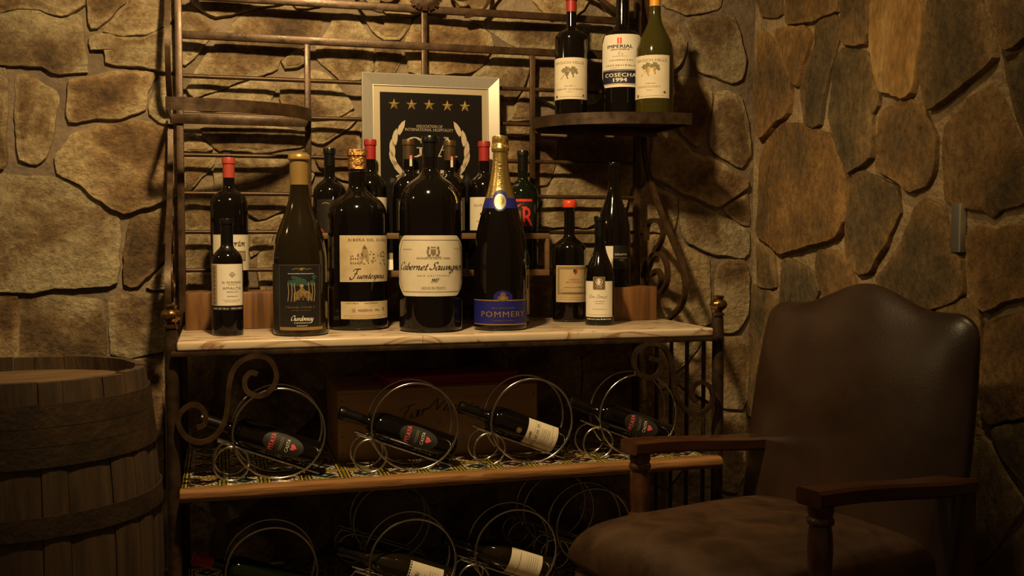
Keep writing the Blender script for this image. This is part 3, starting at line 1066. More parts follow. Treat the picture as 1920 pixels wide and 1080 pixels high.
# ------------------------------------------------------------------ lettering
GL = {
 'a': (1.05, [[(.75,.85),(.45,1.0),(.1,.6),(.15,.1),(.4,0),(.7,.35),(.8,1.0)], [(.8,1.0),(.75,.3),(.85,0),(1.05,.25)]]),
 'b': (.88, [[(.3,2.0),(.16,.3),(.4,0),(.72,.4),(.62,.95),(.3,.7)]]),
 'd': (1.05, [[(.75,.85),(.45,1.0),(.1,.6),(.15,.1),(.4,0),(.7,.35)], [(.92,2.0),(.75,.3),(.85,0),(1.05,.25)]]),
 'e': (.82, [[(.1,.45),(.55,.6),(.6,.9),(.4,1.0),(.1,.6),(.15,.1),(.45,0),(.82,.3)]]),
 'g': (1.05, [[(.75,.85),(.45,1.0),(.1,.6),(.15,.1),(.4,0),(.7,.35),(.8,1.0)], [(.8,1),(.72,-.5),(.4,-.95),(.1,-.7),(.5,-.1),(1.05,.3)]]),
 'h': (.98, [[(.3,2.0),(.15,0)], [(.18,.5),(.5,1.0),(.66,.8),(.6,.15),(.75,0),(.98,.25)]]),
 'i': (.48, [[(.05,.8),(.18,1),(.15,.2),(.28,0),(.48,.25)], [(.22,1.42),(.3,1.52)]]),
 'n': (1.02, [[(.05,.8),(.2,1.0),(.18,0)], [(.2,.5),(.5,1.0),(.68,.85),(.65,.15),(.8,0),(1.02,.25)]]),
 'o': (.85, [[(.4,1),(.1,.55),(.2,.05),(.45,0),(.75,.45),(.6,.95),(.4,1),(.6,.8),(.85,.85)]]),
 'p': (.88, [[(.1,.8),(.25,1),(.12,-1)], [(.22,.5),(.5,1),(.76,.6),(.55,.02),(.22,.15)]]),
 'r': (.70, [[(.05,.8),(.2,1),(.18,0)], [(.2,.5),(.45,.95),(.68,.88)]]),
 's': (.68, [[(.6,.85),(.4,1),(.2,.8),(.55,.35),(.4,0),(.08,.15)]]),
 't': (.60, [[(.32,1.65),(.22,.2),(.4,0),(.6,.25)], [(0,1.0),(.55,1.02)]]),
 'u': (1.02, [[(.05,.8),(.18,1),(.15,.25),(.35,0),(.65,.35),(.74,1)], [(.74,1),(.7,.2),(.82,0),(1.02,.25)]]),
 'v': (.78, [[(.05,.8),(.2,1),(.3,0),(.66,.6),(.66,1.0),(.78,.9)]]),
 'y': (1.0, [[(.05,.8),(.18,1),(.15,.25),(.35,0),(.65,.35),(.74,1)], [(.74,1),(.65,-.5),(.35,-.95),(.1,-.7),(1.0,.25)]]),
 'C': (1.15, [[(1.1,1.6),(1.0,1.95),(.6,1.9),(.15,1.2),(.15,.4),(.55,0),(1.1,.4)]]),
 'D': (1.3, [[(.35,1.9),(.3,.1),(.1,.0)], [(-.1,1.7),(.6,2.0),(1.15,1.5),(1.1,.6),(.6,.02),(.1,.1)]]),
 'F': (1.15, [[(-.15,1.55),(.15,2.0),(1.35,2.08)], [(.75,2.0),(.55,.9),(.35,.1),(0,-.15),(-.35,.1),(-.3,.4)], [(.25,1.05),(.95,1.12)]]),
 'N': (1.55, [[(-.3,.15),(-.05,0),(.12,.4),(.35,1.9)], [(.35,1.95),(.95,.02)], [(.95,.02),(1.2,1.7),(1.4,2.1),(1.7,2.0)]]),
 'R': (1.2, [[(.35,1.9),(.25,0)], [(-.1,1.7),(.6,2.0),(1.0,1.6),(.75,1.1),(.35,1.0),(.7,.6),(1.2,0)]]),
 'S': (1.05, [[(1.1,1.6),(.95,2),(.6,1.9),(.45,1.5),(.7,1.0),(.75,.5),(.45,.05),(0,.2),(-.05,.5)]]),
 'P': (1.1, [[(.35,1.9),(.25,0)], [(-.1,1.7),(.6,2.0),(1.0,1.6),(.75,1.1),(.35,1.0)]]),
 '1': (.6, [[(.1,1.5),(.38,1.9),(.32,0)]]),
 '9': (.85, [[(.7,1.5),(.45,1.9),(.12,1.4),(.3,1.0),(.65,1.3),(.74,1.75),(.65,.8),(.25,0)]]),
 '7': (.8, [[(.05,1.7),(.1,1.85),(.78,1.88),(.25,0)]]),
 ' ': (.55, []),
}
FONT_CACHE = {}


def font_mesh(s, bold=0.0, shear=0.0, spacing=1.0):
    """2D triangles of a line of type at size 1, starting at x = 0; returns verts, faces, width"""
    key = (s, bold, shear, spacing)
    if key in FONT_CACHE:
        return FONT_CACHE[key]
    c = bpy.data.curves.new('type', 'FONT')
    c.body = s
    c.size = 1.0
    c.shear = shear
    c.offset = bold
    c.space_character = spacing
    c.resolution_u = 2
    c.fill_mode = 'FRONT'
    o = bpy.data.objects.new('type', c)
    me = o.to_mesh()
    vs_ = [(v_.co.x, v_.co.y) for v_ in me.vertices]
    fs = [tuple(p.vertices) for p in me.polygons]
    o.to_mesh_clear()
    bpy.data.objects.remove(o)
    bpy.data.curves.remove(c)
    x0 = min([q[0] for q in vs_] or [0])
    x1 = max([q[0] for q in vs_] or [1])
    r = ([(x - x0, y) for x, y in vs_], fs, x1 - x0)
    FONT_CACHE[key] = r
    return r


def script_mesh(s, slant=0.35, wide=0.13, thin=0.035, nib=0.7):
    V_, F_ = [], []
    x0 = 0.0
    nb = Vector((math.cos(nib), math.sin(nib)))
    for ch in s:
        adv, strokes = GL[ch]
        for st in strokes:
            P = crom([(x, y) for x, y in st], 4) if len(st) > 2 else [Vector(q) for q in st]
            base = len(V_)
            for i, q in enumerate(P):
                t = (P[min(i + 1, len(P) - 1)] - P[max(i - 1, 0)])
                t = t.normalized() if t.length > 1e-6 else Vector((1, 0))
                hw = thin + wide * abs(t.x * nb.y - t.y * nb.x)
                if i in (0, len(P) - 1):
                    hw *= 0.6
                n = Vector((-t.y, t.x)) * hw
                for k in (q + n, q - n):
                    V_.append((x0 + k.x + k.y * slant, k.y))
            for i in range(len(P) - 1):
                a = base + 2 * i
                F_.append((a, a + 1, a + 3, a + 2))
        x0 += adv
    return V_, F_, x0


class Print:
    """flat print laid on a label: metric x along the surface, y up; radius R wraps it round a bottle"""

    def __init__(self, R=None, lift=0.0012):
        self.R, self.lift = R, lift
        self.v, self.f, self.m, self.mats = [], [], [], []

    def mi(self, m):
        m = M[m]
        if m not in self.mats:
            self.mats.append(m)
        return self.mats.index(m)

    def add(self, vs_, fs, m, dl=0.0):
        b = len(self.v)
        k = self.mi(m)
        for x, y in vs_:
            self.v.append((x, y, dl))
        for f in fs:
            self.f.append(tuple(b + i for i in f))
            self.m.append(k)

    def rect(self, x0, x1, y0, y1, m, dl=0.0):
        n = max(1, int(abs(x1 - x0) / 0.006)) if self.R else 1
        vs_ = []
        for i in range(n + 1):
            x = x0 + (x1 - x0) * i / n
            vs_ += [(x, y0), (x, y1)]
        self.add(vs_, [(2 * i, 2 * i + 2, 2 * i + 3, 2 * i + 1) for i in range(n)], m, dl)

    def frame(self, x0, x1, y0, y1, t, m, dl=0.0):
        self.rect(x0, x1, y0, y0 + t, m, dl)
        self.rect(x0, x1, y1 - t, y1, m, dl)
        self.rect(x0, x0 + t, y0 + t, y1 - t, m, dl)
        self.rect(x1 - t, x1, y0 + t, y1 - t, m, dl)

    def poly(self, pts, m, dl=0.0):
        c = (sum(p[0] for p in pts) / len(pts), sum(p[1] for p in pts) / len(pts))
        n = len(pts)
        self.add([c] + list(pts), [(0, 1 + i, 1 + (i + 1) % n) for i in range(n)], m, dl)

    def disc(self, x, y, rx, ry, m, n=16, dl=0.0):
        self.poly([(x + rx * math.cos(2 * PI * i / n), y + ry * math.sin(2 * PI * i / n)) for i in range(n)], m, dl)

    def ring(self, x, y, rx, ry, t, m, n=20, dl=0.0):
        vs_ = []
        for i in range(n):
            a = 2 * PI * i / n
            vs_ += [(x + rx * math.cos(a), y + ry * math.sin(a)), (x + (rx - t) * math.cos(a), y + (ry - t) * math.sin(a))]
        self.add(vs_, [(2 * i, 2 * ((i + 1) % n), 2 * ((i + 1) % n) + 1, 2 * i + 1) for i in range(n)], m, dl)

    def line(self, pts, t, m, dl=0.0):
        P = [Vector(p) for p in pts]
        vs_ = []
        for i, q in enumerate(P):
            d = (P[min(i + 1, len(P) - 1)] - P[max(i - 1, 0)])
            d = d.normalized() if d.length else Vector((1, 0))
            n = Vector((-d.y, d.x)) * t / 2
            vs_ += [tuple(q + n), tuple(q - n)]
        self.add(vs_, [(2 * i, 2 * i + 1, 2 * i + 3, 2 * i + 2) for i in range(len(P) - 1)], m, dl)

    def text(self, s, x, y, h, m, width=None, bold=0.0, shear=0.0, spacing=1.0, rot=0.0, script=False, dl=0.0003, align='c', wide=0.13, arc=0.0):
        """h: cap height (x height for script); width: fit to this width; y: baseline"""
        if script:
            vs_, fs, wd = script_mesh(s, wide=wide)
            k = h
        else:
            vs_, fs, wd = font_mesh(s, 0.0, shear, spacing)
            k = h / 0.70
            if bold:
                nv = len(vs_)
                vs_ = [(a - bold, b) for a, b in vs_] + [(a + bold, b) for a, b in vs_]
                fs = list(fs) + [tuple(i + nv for i in f) for f in fs]
        kx = width / wd if width else k
        off = {'c': -wd * kx / 2, 'l': 0.0, 'r': -wd * kx}[align]
        cr, sr = math.cos(rot), math.sin(rot)
        out = []
        for a, b in vs_:
            a, b = a * kx + off, b * k
            b += arc * (1 - (2 * a / (wd * kx)) ** 2) if arc else 0
            out.append((x + a * cr - b * sr, y + a * sr + b * cr))
        self.add(out, fs, m, dl)

    def micro(self, x0, x1, y, h, m, seed=0, n=None, dl=0.0002):
        """a line of type too small to read in the photograph: a row of short ticks"""
        R_ = random.Random(seed)
        x = x0
        while x < x1:
            l = R_.uniform(0.5, 1.6) * h
            self.rect(x, min(x + l, x1), y, y + h * R_.uniform(0.6, 1.0), m, dl)
            x += l + h * R_.uniform(0.35, 0.8)

    def mesh(self, name):
        me = bpy.data.meshes.new(name)
        vs_ = []
        for x, y, dl in self.v:
            l = self.lift + dl
            if self.R:
                a = x / self.R
                vs_.append(((self.R + l) * math.sin(a), -(self.R + l) * math.cos(a), y))
            else:
                vs_.append((x, -l, y))
        me.from_pydata(vs_, [], self.f)
        for m in self.mats:
            me.materials.append(m)
        me.polygons.foreach_set('material_index', self.m)
        # all print faces look outwards
        bm = bmesh.new()
        bm.from_mesh(me)
        bm.normal_update()
        flip = []
        for f in bm.faces:
            c = f.calc_center_median()
            o = Vector((c.x, c.y, 0)) if self.R else Vector((0, -1, 0))
            if f.normal.dot(o) < 0:
                flip.append(f)
        bmesh.ops.reverse_faces(bm, faces=flip)
        bm.to_mesh(me)
        bm.free()
        return me


def bez(p0, p1, p2, p3, n):
    out = []
    for i in range(n + 1):
        t = i / n
        a = (1 - t) ** 3
        b = 3 * t * (1 - t) ** 2
        c = 3 * t * t * (1 - t)
        d = t ** 3
        out.append((a * p0[0] + b * p1[0] + c * p2[0] + d * p3[0], a * p0[1] + b * p1[1] + c * p2[1] + d * p3[1]))
    return out


def bottle_profile(R, H, rn, kind, zs=None, zn=None):
    if kind == 'bordeaux':
        zs = zs or 0.615 * H
        zn = zn or 0.775 * H
        sh = bez((R, zs), (R, zs + (zn - zs) * 0.72), (rn * 1.04, zn - (zn - zs) * 0.32), (rn, zn), 14)
    elif kind == 'burgundy':
        zs = zs or 0.42 * H
        zn = zn or 0.80 * H
        sh = bez((R, zs), (R, zs + (zn - zs) * 0.50), (rn * 1.15, zn - (zn - zs) * 0.42), (rn, zn), 18)
    else:
        zs = zs or 0.46 * H
        zn = zn or 0.86 * H
        sh = bez((R, zs), (R, zs + (zn - zs) * 0.42), (rn * 1.3, zn - (zn - zs) * 0.40), (rn, zn), 18)
    b = R * 0.10
    p = [(0.0, 0.004), (R - b * 1.6, 0.0), (R - b * .6, b * .15), (R - b * .12, b * .6), (R, b * 1.5), (R, zs * 0.5)]
    p += sh
    lip = H - min(0.016, 0.045 * H)
    p += [(rn * 0.98, lip - 0.0005), (rn * 1.12, lip), (rn * 1.13, H - 0.004), (rn * 1.02, H), (0.0, H - 0.0005)]
    return p, zs, zn


def capsule(R, prof, z0, H, m, parent, ridge=True, grow=0.0007, round_top=False, name='capsule'):
    rad = []
    for (r0, za), (r1, zb) in zip(prof, prof[1:]):
        if zb > za:
            rad.append((za, zb, r0, r1))

    def rr(z):
        for za, zb, r0, r1 in rad:
            if za <= z <= zb:
                return r0 + (r1 - r0) * (z - za) / (zb - za)
        return rad[-1][3]
    p = []
    n = 10
    lip = H - min(0.016, 0.045 * H)
    for i in range(n + 1):
        z = z0 + (lip - 0.001 - z0) * i / n
        p.append((rr(z) + grow, z))
    rt = rr(lip + 0.003) + grow
    if round_top:
        rb = max(p[-1][0] * 1.05, rt + 0.0012)
        p += [(rb, lip), (rb * 1.02, H - 0.012), (rb * 0.93, H - 0.003), (rb * 0.7, H + 0.002), (0, H + 0.003)]
    else:
        p += [(rt, lip), (rt, H - 0.003), (rt * 0.93, H + 0.0006), (0, H + 0.0006)]
    bm = bmesh.new()
    lathe(bm, p, 32, cap=False)
    return obj(name, smooth(bm, 50), M[m], parent)


def patch(R, x0, x1, y0, y1, lift=0.0006, shape=None, n=26):
    """a curved paper label; shape trims the outline: function t in 0..1 across -> (y low, y high)"""
    bm = bmesh.new()
    rows = []
    for i in range(n + 1):
        x = x0 + (x1 - x0) * i / n
        a = x / R
        lo, hi = (y0, y1) if shape is None else shape(i / n)
        rows.append([bm.verts.new(((R + l) * math.sin(a), -(R + l) * math.cos(a), y)) for l, y in ((lift, lo), (lift, hi), (0.0001, hi), (0.0001, lo))])
    for r0, r1 in zip(rows, rows[1:]):
        for j in range(4):
            k = (j + 1) % 4
            bm.faces.new((r0[j], r1[j], r1[k], r0[k]))
    bm.faces.new(list(reversed(rows[0])))
    bm.faces.new(rows[-1])
    bmesh.ops.recalc_face_normals(bm, faces=bm.faces)
    return smooth(bm, 50)


class Bottle:
    """a standing bottle given by where it shows in the photograph and its distance; sizes come out metric"""

    def __init__(self, label, x, Z, zbase, wpx, top, kind, glass='glass', rn=None, zs=None, zn=None, v=None, group=None, H=None, turn=0.0, name='wine_bottle', cat='bottle'):
        if v is not None:
            u, v, Z = place_v(x, v)
        else:
            u, v = place(x, Z)
        self.s = Z / F
        self.xc = x
        self.R = wpx / 2 * self.s
        zt = at_v(x, top, v).z if top is not None else zbase + H
        self.H = zt - zbase
        # height on screen of the base point on the bottle's axis
        r = Vector((u, v, zbase)) - Vector((0, 0, CAMZ))
        d = ray(960, 540)
        dep = r.dot(d)
        upv = Vector((sp * sw, sp * cw, cp))
        self.yb = 540 - F * r.dot(upv) / dep
        face = math.atan2(0 - v, 0 - u)               # towards the camera
        self.root = empty(name, (u, v, zbase), face + PI / 2 + turn)
        tag(self.root, label, cat, group)
        rn = rn or 0.0145
        sc = self.s
        self.prof, self.zs, self.zn = bottle_profile(self.R, self.H, rn, kind, zs, zn)
        bm = bmesh.new()
        lathe(bm, self.prof[:-5] + [(0.0, self.prof[-6][1])] if kind == 'champagne' else self.prof, 48, cap=False)
        self.body = obj('bottle_glass', smooth(bm, 60), M[glass], self.root)

    def px(self, x):
        k = max(-0.999, min(0.999, (x - self.xc) * self.s / self.R))
        return self.R * math.asin(k)

    def py(self, y):
        return (self.yb - y) * self.s

    def cap(self, y0, m, **kw):
        z0 = self.py(y0)
        return capsule(self.R, self.prof, z0, self.H, m, self.root, **kw)

    def label(self, x0, x1, y0, y1, m, shape=None, name='label', lift=0.0006):
        self.lx = (self.px(x0), self.px(x1))
        o = obj(name, patch(self.R, self.px(x0), self.px(x1), self.py(y1), self.py(y0), lift, shape), M[m], self.root)
        return o

    def pr(self, parent, lift=0.0010, name='label_print'):
        return PxPrint(self, parent, lift, name)


class PxPrint:
    def __init__(self, b, parent, lift, name):
        self.b, self.parent, self.name = b, parent, name
        self.p = Print(b.R, lift)

    def text(self, s, x, y, h, m, w=None, **kw):
        b = self.b
        if w:
            xa, xb = b.px(x - w / 2), b.px(x + w / 2)
            self.p.text(s, (xa + xb) / 2, b.py(y), h * b.s, m, width=xb - xa, **kw)
        else:
            self.p.text(s, b.px(x), b.py(y), h * b.s, m, **kw)

    def rect(self, x0, x1, y0, y1, m, dl=0.0):
        b = self.b
        self.p.rect(b.px(x0), b.px(x1), b.py(y1), b.py(y0), m, dl)

    def frame(self, x0, x1, y0, y1, t, m, dl=0.0):
        b = self.b
        self.p.frame(b.px(x0), b.px(x1), b.py(y1), b.py(y0), t * b.s, m, dl)

    def micro(self, x0, x1, y, h, m, seed=0):
        b = self.b
        self.p.micro(b.px(x0), b.px(x1), b.py(y), h * b.s, m, seed)

    def poly(self, pts, m, dl=0.0):
        b = self.b
        self.p.poly([(b.px(x), b.py(y)) for x, y in pts], m, dl)

    def disc(self, x, y, rx, ry, m, dl=0.0):
        b = self.b
        self.p.disc(b.px(x), b.py(y), rx * b.s, ry * b.s, m, dl=dl)

    def ring(self, x, y, rx, ry, t, m, dl=0.0):
        b = self.b
        self.p.ring(b.px(x), b.py(y), rx * b.s, ry * b.s, t * b.s, m, dl=dl)

    def line(self, pts, t, m, dl=0.0):
        b = self.b
        self.p.line([(b.px(x), b.py(y)) for x, y in pts], t * b.s, m, dl)

    def done(self):
        return obj(self.name, self.p.mesh(self.name), None, self.parent)


ZTOPSHELF = ZSB
# ---- magnum with brick red capsule on the block
b = Bottle('black bottle with brick red capsule standing on the wood block by the post', 431, 2.865, ZB, 69, 296, 'bordeaux', rn=0.0155, zs=0.232, zn=0.289)
b.cap(334, 'brick_foil')
l = b.label(402, 465, 440, 506, 'paper')
p = b.pr(l)
p.text('orton', 447, 461, 6.5, 'ink', script=True, wide=0.10)
p.rect(445, 459, 470, 489, 'ink_grey')
p.rect(447, 457, 473, 486, 'ink_faint', 0.0003)
p.done()

# ---- small front bottle
b = Bottle('small slim bottle with plain cream label in front of the wood block by the post', 426, 2.645, ZM, 57, 410, 'bordeaux', rn=0.0148)
b.cap(470, 'black_foil')
l = b.label(397.8, 452.6, 494, 571, 'paper_white')
p = b.pr(l)
p.rect(398.6, 408, 495, 570, 'ink_faint')
for k in range(9):
    p.ring(403.3, 501 + k * 8, 3.2, 3.2, 1.0, 'ink_brown', 0.0002)
    p.disc(403.3, 501 + k * 8, 1.2, 1.2, 'ink_brown', 0.0002)
for r, m in ((5.4, 'ink_grey'), (3.4, 'paper_white'), (2.0, 'ink_faint')):
    p.poly([(434.5, 513.5 - r), (434.5 + r, 513.5), (434.5, 513.5 + r), (434.5 - r, 513.5)], m, 0.0001 * (6 - r))
p.text('EL PORVENIR', 433, 529.5, 3.6, 'ink_grey', w=32, bold=0.01)
p.micro(426, 443, 532.5, 1.2, 'ink_faint', 2)
p.text('AMAUTA', 433, 540.8, 4.6, 'ink_grey', w=32)
p.text('ABSOLUTO', 434, 546.5, 2.4, 'ink_grey', w=20, bold=0.012)
p.micro(425, 444, 554.5, 1.8, 'ink_grey', 3)
p.micro(417, 448, 561, 0.9, 'ink_faint', 4)
p.micro(421, 445, 564, 0.9, 'ink_faint', 5)
p.done()
l = b.label(397.8, 452.6, 571.5, 580, 'black_label', name='lower_label')
p = b.pr(l)
p.text('CONT. NET. 750 ml', 414, 578, 3.0, 'ink_white', w=26, bold=0.01)
p.text('VINO TINTO', 441, 578, 3.0, 'ink_white', w=19, bold=0.01)
p.done()

# ---- large burgundy bottle with gold wax
b = Bottle('large dark bottle with gold wax neck and painted villa label reading Chardonnay', 562.5, 2.66, ZM, 101, 288, 'burgundy', 'glass_amber', rn=0.0225, zs=0.175, zn=0.385)
b.cap(347, 'gold_wax', round_top=True, grow=0.0016, name='wax_seal')
l = b.label(513, 600, 494, 616, 'black_label', lift=0.0004)
p = b.pr(l)
p.frame(525.5, 597, 495, 615.5, 0.7, 'ink_brown')
p.rect(526, 602, 609, 614.5, 'ink_gold')
p.line([(548, 503.5), (556, 501), (562, 503), (567, 500.5), (574, 503), (582, 501.5)], 1.2, 'ink_gold')
p.disc(565, 502.5, 3.2, 2.6, 'ink_gold')
p.micro(541, 587, 511.5, 1.6, 'ink_white', 9)
for k in range(26):
    R_ = random.Random(k)
    p.disc(539 + R_.uniform(0, 50), 522 + R_.uniform(-6, 10), R_.uniform(3.5, 6), R_.uniform(2.5, 4.5), 'ink_green', 0.0002 + k * 0.00001)
for x in (541, 547, 552, 577, 583, 587):
    p.line([(x, 528), (x + 1.2, 545), (x - .6, 562)], 1.3, 'ink_faint', 0.0006)
p.poly([(551, 546), (562, 541), (578, 543), (582, 548), (582, 560), (551, 562)], 'ink_gold', 0.0007)
p.poly([(559, 542), (565, 535), (572, 542)], 'ink_gold', 0.0007)
p.rect(562, 568, 530.5, 536, 'ink_faint', 0.0007)
for x in (553, 559, 566, 573, 578):
    p.rect(x, x + 2.6, 547, 552, 'ink_brown', 0.0009)
    p.rect(x, x + 2.6, 555, 560, 'ink_brown', 0.0009)
p.text('FRANK FAMILY', 563, 575, 4.6, 'ink_brown', w=52, bold=0.01)
p.text('VINEYARDS', 563, 579.5, 2.2, 'ink_brown', w=36)
p.line([(541, 581.5), (587, 581.5)], 0.6, 'ink_brown')
p.text('Chardonnay', 565, 597, 4.6, 'ink_white', w=40, script=True, wide=0.15)
p.text('CARNEROS', 565, 602.5, 2.6, 'ink_white', w=28, bold=0.02, spacing=1.3)
p.micro(556, 574, 607.3, 1.6, 'ink_white', 12)
p.done()

# ---- big bottle with copper foil
b = Bottle('big broad bottle with copper foil top and Ribera del Duero label', 671, 2.835, ZM, 111, 281, 'bordeaux', rn=0.0235, zs=0.298, zn=0.388)
b.cap(318, 'copper_foil', grow=0.0016, name='foil')
bm = bmesh.new()
zc = b.py(323)
sweep(bm, [(0.0250 * math.sin(a), -0.0250 * math.cos(a), zc + 0.002 * math.sin(a)) for a in [2 * PI * i / 32 for i in range(32)]], circ(0.0007, 5), None, True)
obj('wire', smooth(bm), M['steel'], b.root)
l = b.label(638.5, 724.6, 441, 526, 'paper_old')
p = b.pr(l)
p.text('RIBERA DEL DUERO', 688.5, 451.5, 4.6, 'ink_brown', w=68, spacing=1.15)
Q = random.Random(5)
p.poly([(676, 475), (680, 465), (684, 459), (688, 465), (690, 475), (690, 490), (676, 488)], 'ink_faint')
p.poly([(679, 466), (682.5, 458.5), (687, 466)], 'ink_brown', 0.0002)
for k in range(46):
    x, y = 657 + Q.uniform(0, 62), 474 + Q.uniform(-5, 18)
    p.rect(x, x + Q.uniform(1, 4), y, y + Q.uniform(.8, 2.4), Q.choice(('ink_brown', 'ink_faint', 'ink_grey')), 0.0002 + k * .00001)
for k in range(9):
    p.line([(657, 478 + k * 1.8), (674, 477 + k * 1.8)], 0.6, 'ink_faint', 0.0001)
    p.line([(690, 480 + k * 1.6), (718, 482 + k * 1.4)], 0.6, 'ink_faint', 0.0001)
for k in range(4):
    p.rect(658 + k * 4, 660 + k * 4, 482, 485, 'ink_brown', 0.0004)
    p.rect(658 + k * 4, 660 + k * 4, 490, 493, 'ink_brown', 0.0004)
p.text('F', 664, 520, 8.6, 'ink', script=True, wide=0.09)
p.text('uentespina', 693, 519.5, 5.4, 'ink', w=49, script=True, wide=0.10)
p.done()
l = b.label(640, 724.6, 562, 594, 'paper_old', name='lower_label')
p = b.pr(l)
p.micro(649, 672, 565.5, 1.6, 'ink_brown', 21)
p.micro(682, 706, 565.5, 1.6, 'ink_brown', 22)
p.disc(663, 578, 3.6, 3.6, 'ink_faint')
p.disc(716, 576, 3.6, 3.6, 'ink_faint')
p.text('RESERVA 1996', 690, 580, 4.2, 'ink_brown', w=38)
p.micro(645, 722, 588, 1.2, 'ink_faint', 23)
p.micro(655, 715, 591.5, 1.2, 'ink_faint', 24)
p.done()

# ---- centre bottle
b = Bottle('biggest bottle at the centre of the counter with Cabernet Sauvignon 1997 label', 807.5, 2.775, ZM, 118, 256, 'bordeaux', rn=0.0200, zs=0.325, zn=0.434, name='large_wine_bottle')
b.cap(296, 'black_foil', grow=0.0010)
def shp(y0, y1, k=0.17):
    a, c = b.py(y1), b.py(y0)
    def f(t):
        e = min(t, 1 - t)
        if e < k:
            d = (1 - e / k) * (c - a) * 0.20
            return a + d, c - d * 0.9
        return a, c
    return f
l = b.label(749.2, 865.6, 441, 552, 'paper', shape=shp(441, 552, 0.16))
p = b.pr(l)
ins = [(757, 449.5), (858, 449.5), (863.5, 470), (863.5, 525), (858, 544), (758, 544), (752, 525), (752, 470), (757, 449.5)]
def dense(pts, n=8):
    o_ = []
    for q0, q1 in zip(pts, pts[1:]):
        o_ += [(q0[0] + (q1[0] - q0[0]) * i / n, q0[1] + (q1[1] - q0[1]) * i / n) for i in range(n)]
    return o_ + [pts[-1]]
p.line(dense(ins, 24), 1.0, 'ink_grey')
# crest: shield, crown, supporters
p.poly([(807.5, 466), (817, 466), (817, 474), (812.3, 479), (807.5, 474)], 'ink_grey')
p.poly([(810, 468), (815, 468), (815, 473), (812.5, 476), (810, 473)], 'ink_gold', 0.0002)
for sx_ in (-1, 1):
    p.disc(812.3 + sx_ * 8.5, 464, 2.6, 3.0, 'ink_grey')
    p.disc(812.3 + sx_ * 10, 471, 2.2, 4.4, 'ink_grey')
    p.disc(812.3 + sx_ * 7.5, 477, 3.4, 2.0, 'ink_grey')
p.poly([(808, 464), (808.5, 460.5), (812.3, 462.5), (816, 460.5), (816.6, 464)], 'ink_grey')
p.micro(799, 826, 480.5, 1.2, 'ink_grey', 31)
p.text('12% Alc/Vol', 766, 467.5, 2.8, 'ink_grey', w=16)
p.text('Contenido', 855, 465.5, 2.2, 'ink_grey', w=13)
p.text('1 L', 856, 471, 2.4, 'ink_grey')
p.text('BODEGAS DE SANTO TOMAS', 812.5, 484, 3.2, 'ink_grey', w=60, bold=0.012)
p.text('Cabernet Sauvignon', 808, 503.5, 6.8, 'ink', w=110, script=True, wide=0.085)
p.text('BAJA CALIFORNIA', 812.5, 515.3, 2.6, 'ink_gold', w=58, spacing=1.4)
p.text('1997', 813.5, 527.3, 4.0, 'ink', script=True, wide=0.11)
p.text('HECHO EN MEXICO', 812.5, 539, 4.6, 'ink_grey', w=43)
p.done()

# ---- champagne
b = Bottle('champagne bottle with gold foil neck and royal blue label', 938, 2.815, ZM, 100, 254, 'champagne', rn=0.0192, zs=0.180, zn=0.465, name='champagne_bottle')
# foil dress over the neck, cork bulge and muselet
zf = b.py(386)
def prof_r(z):
    for (r0, za), (r1, zb) in zip(b.prof, b.prof[1:]):
        if za <= z <= zb and zb > za:
            return r0 + (r1 - r0) * (z - za) / (zb - za)
    return b.prof[-4][0]
zl = b.py(286)
pp = [(prof_r(zf + (zl - zf) * i / 16) + 0.0008, zf + (zl - zf) * i / 16) for i in range(17)]
rn_ = pp[-1][0]
hT = b.H - zl
pp += [(rn_ * 1.14, zl + 0.001), (rn_ * 1.20, zl + hT * .18), (rn_ * 1.14, zl + hT * .34), (rn_ * 0.94, zl + hT * .42), (rn_ * 0.95, zl + hT * .60), (rn_ * 1.04, zl + hT * .80), (rn_ * 0.96, zl + hT * .96), (rn_ * 0.55, zl + hT), (0, zl + hT)]
bm = bmesh.new()
lathe(bm, pp, 40, cap=False)
foil = obj('gold_foil', smooth(bm, 60), M['gold_foil'], b.root)
for k in range(4):
    a = k * PI / 2 + 0.5
    wire = [(rn_ * 1.17 * math.sin(a + d_), -rn_ * 1.17 * math.cos(a + d_), z_) for d_, z_ in ((-.35, zl + hT * .15), (-.1, zl + hT * .5), (0, zl + hT * .9))]
    obj('cage_wire', tubem(wire, circ(0.0011, 6)), M['gold_foil'], b.root)
    wire = [(rn_ * 1.17 * math.sin(a + d_), -rn_ * 1.17 * math.cos(a + d_), z_) for d_, z_ in ((.35, zl + hT * .15), (.1, zl + hT * .5), (0, zl + hT * .9))]
    obj('cage_wire', tubem(wire, circ(0.0011, 6)), M['gold_foil'], b.root)
# name running up the neck
def neck_print(s, y0, y1, hpx, m):
    """vertical lettering that follows the neck taper"""
    vs_, fs, wd = font_mesh(s, 0.0, 0.0, 1.25)
    z0, z1 = b.py(y1), b.py(y0)
    k = (z1 - z0) / wd
    hh = hpx * b.s / 0.70
    V_ = []
    for a_, c_ in vs_:
        z = z0 + a_ * k
        x = -(c_ * hh - hpx * b.s / 2)
        R_ = prof_r(z) + 0.0016
        an = x / R_
        V_.append((R_ * math.sin(an), -R_ * math.cos(an), z))
    me = bpy.data.meshes.new('neck_lettering')
    me.from_pydata(V_, [], fs)
    me.materials.append(M[m])
    return obj('neck_lettering', me, None, foil)
neck_print('POMMERY', 303, 352, 8.0, 'ink')
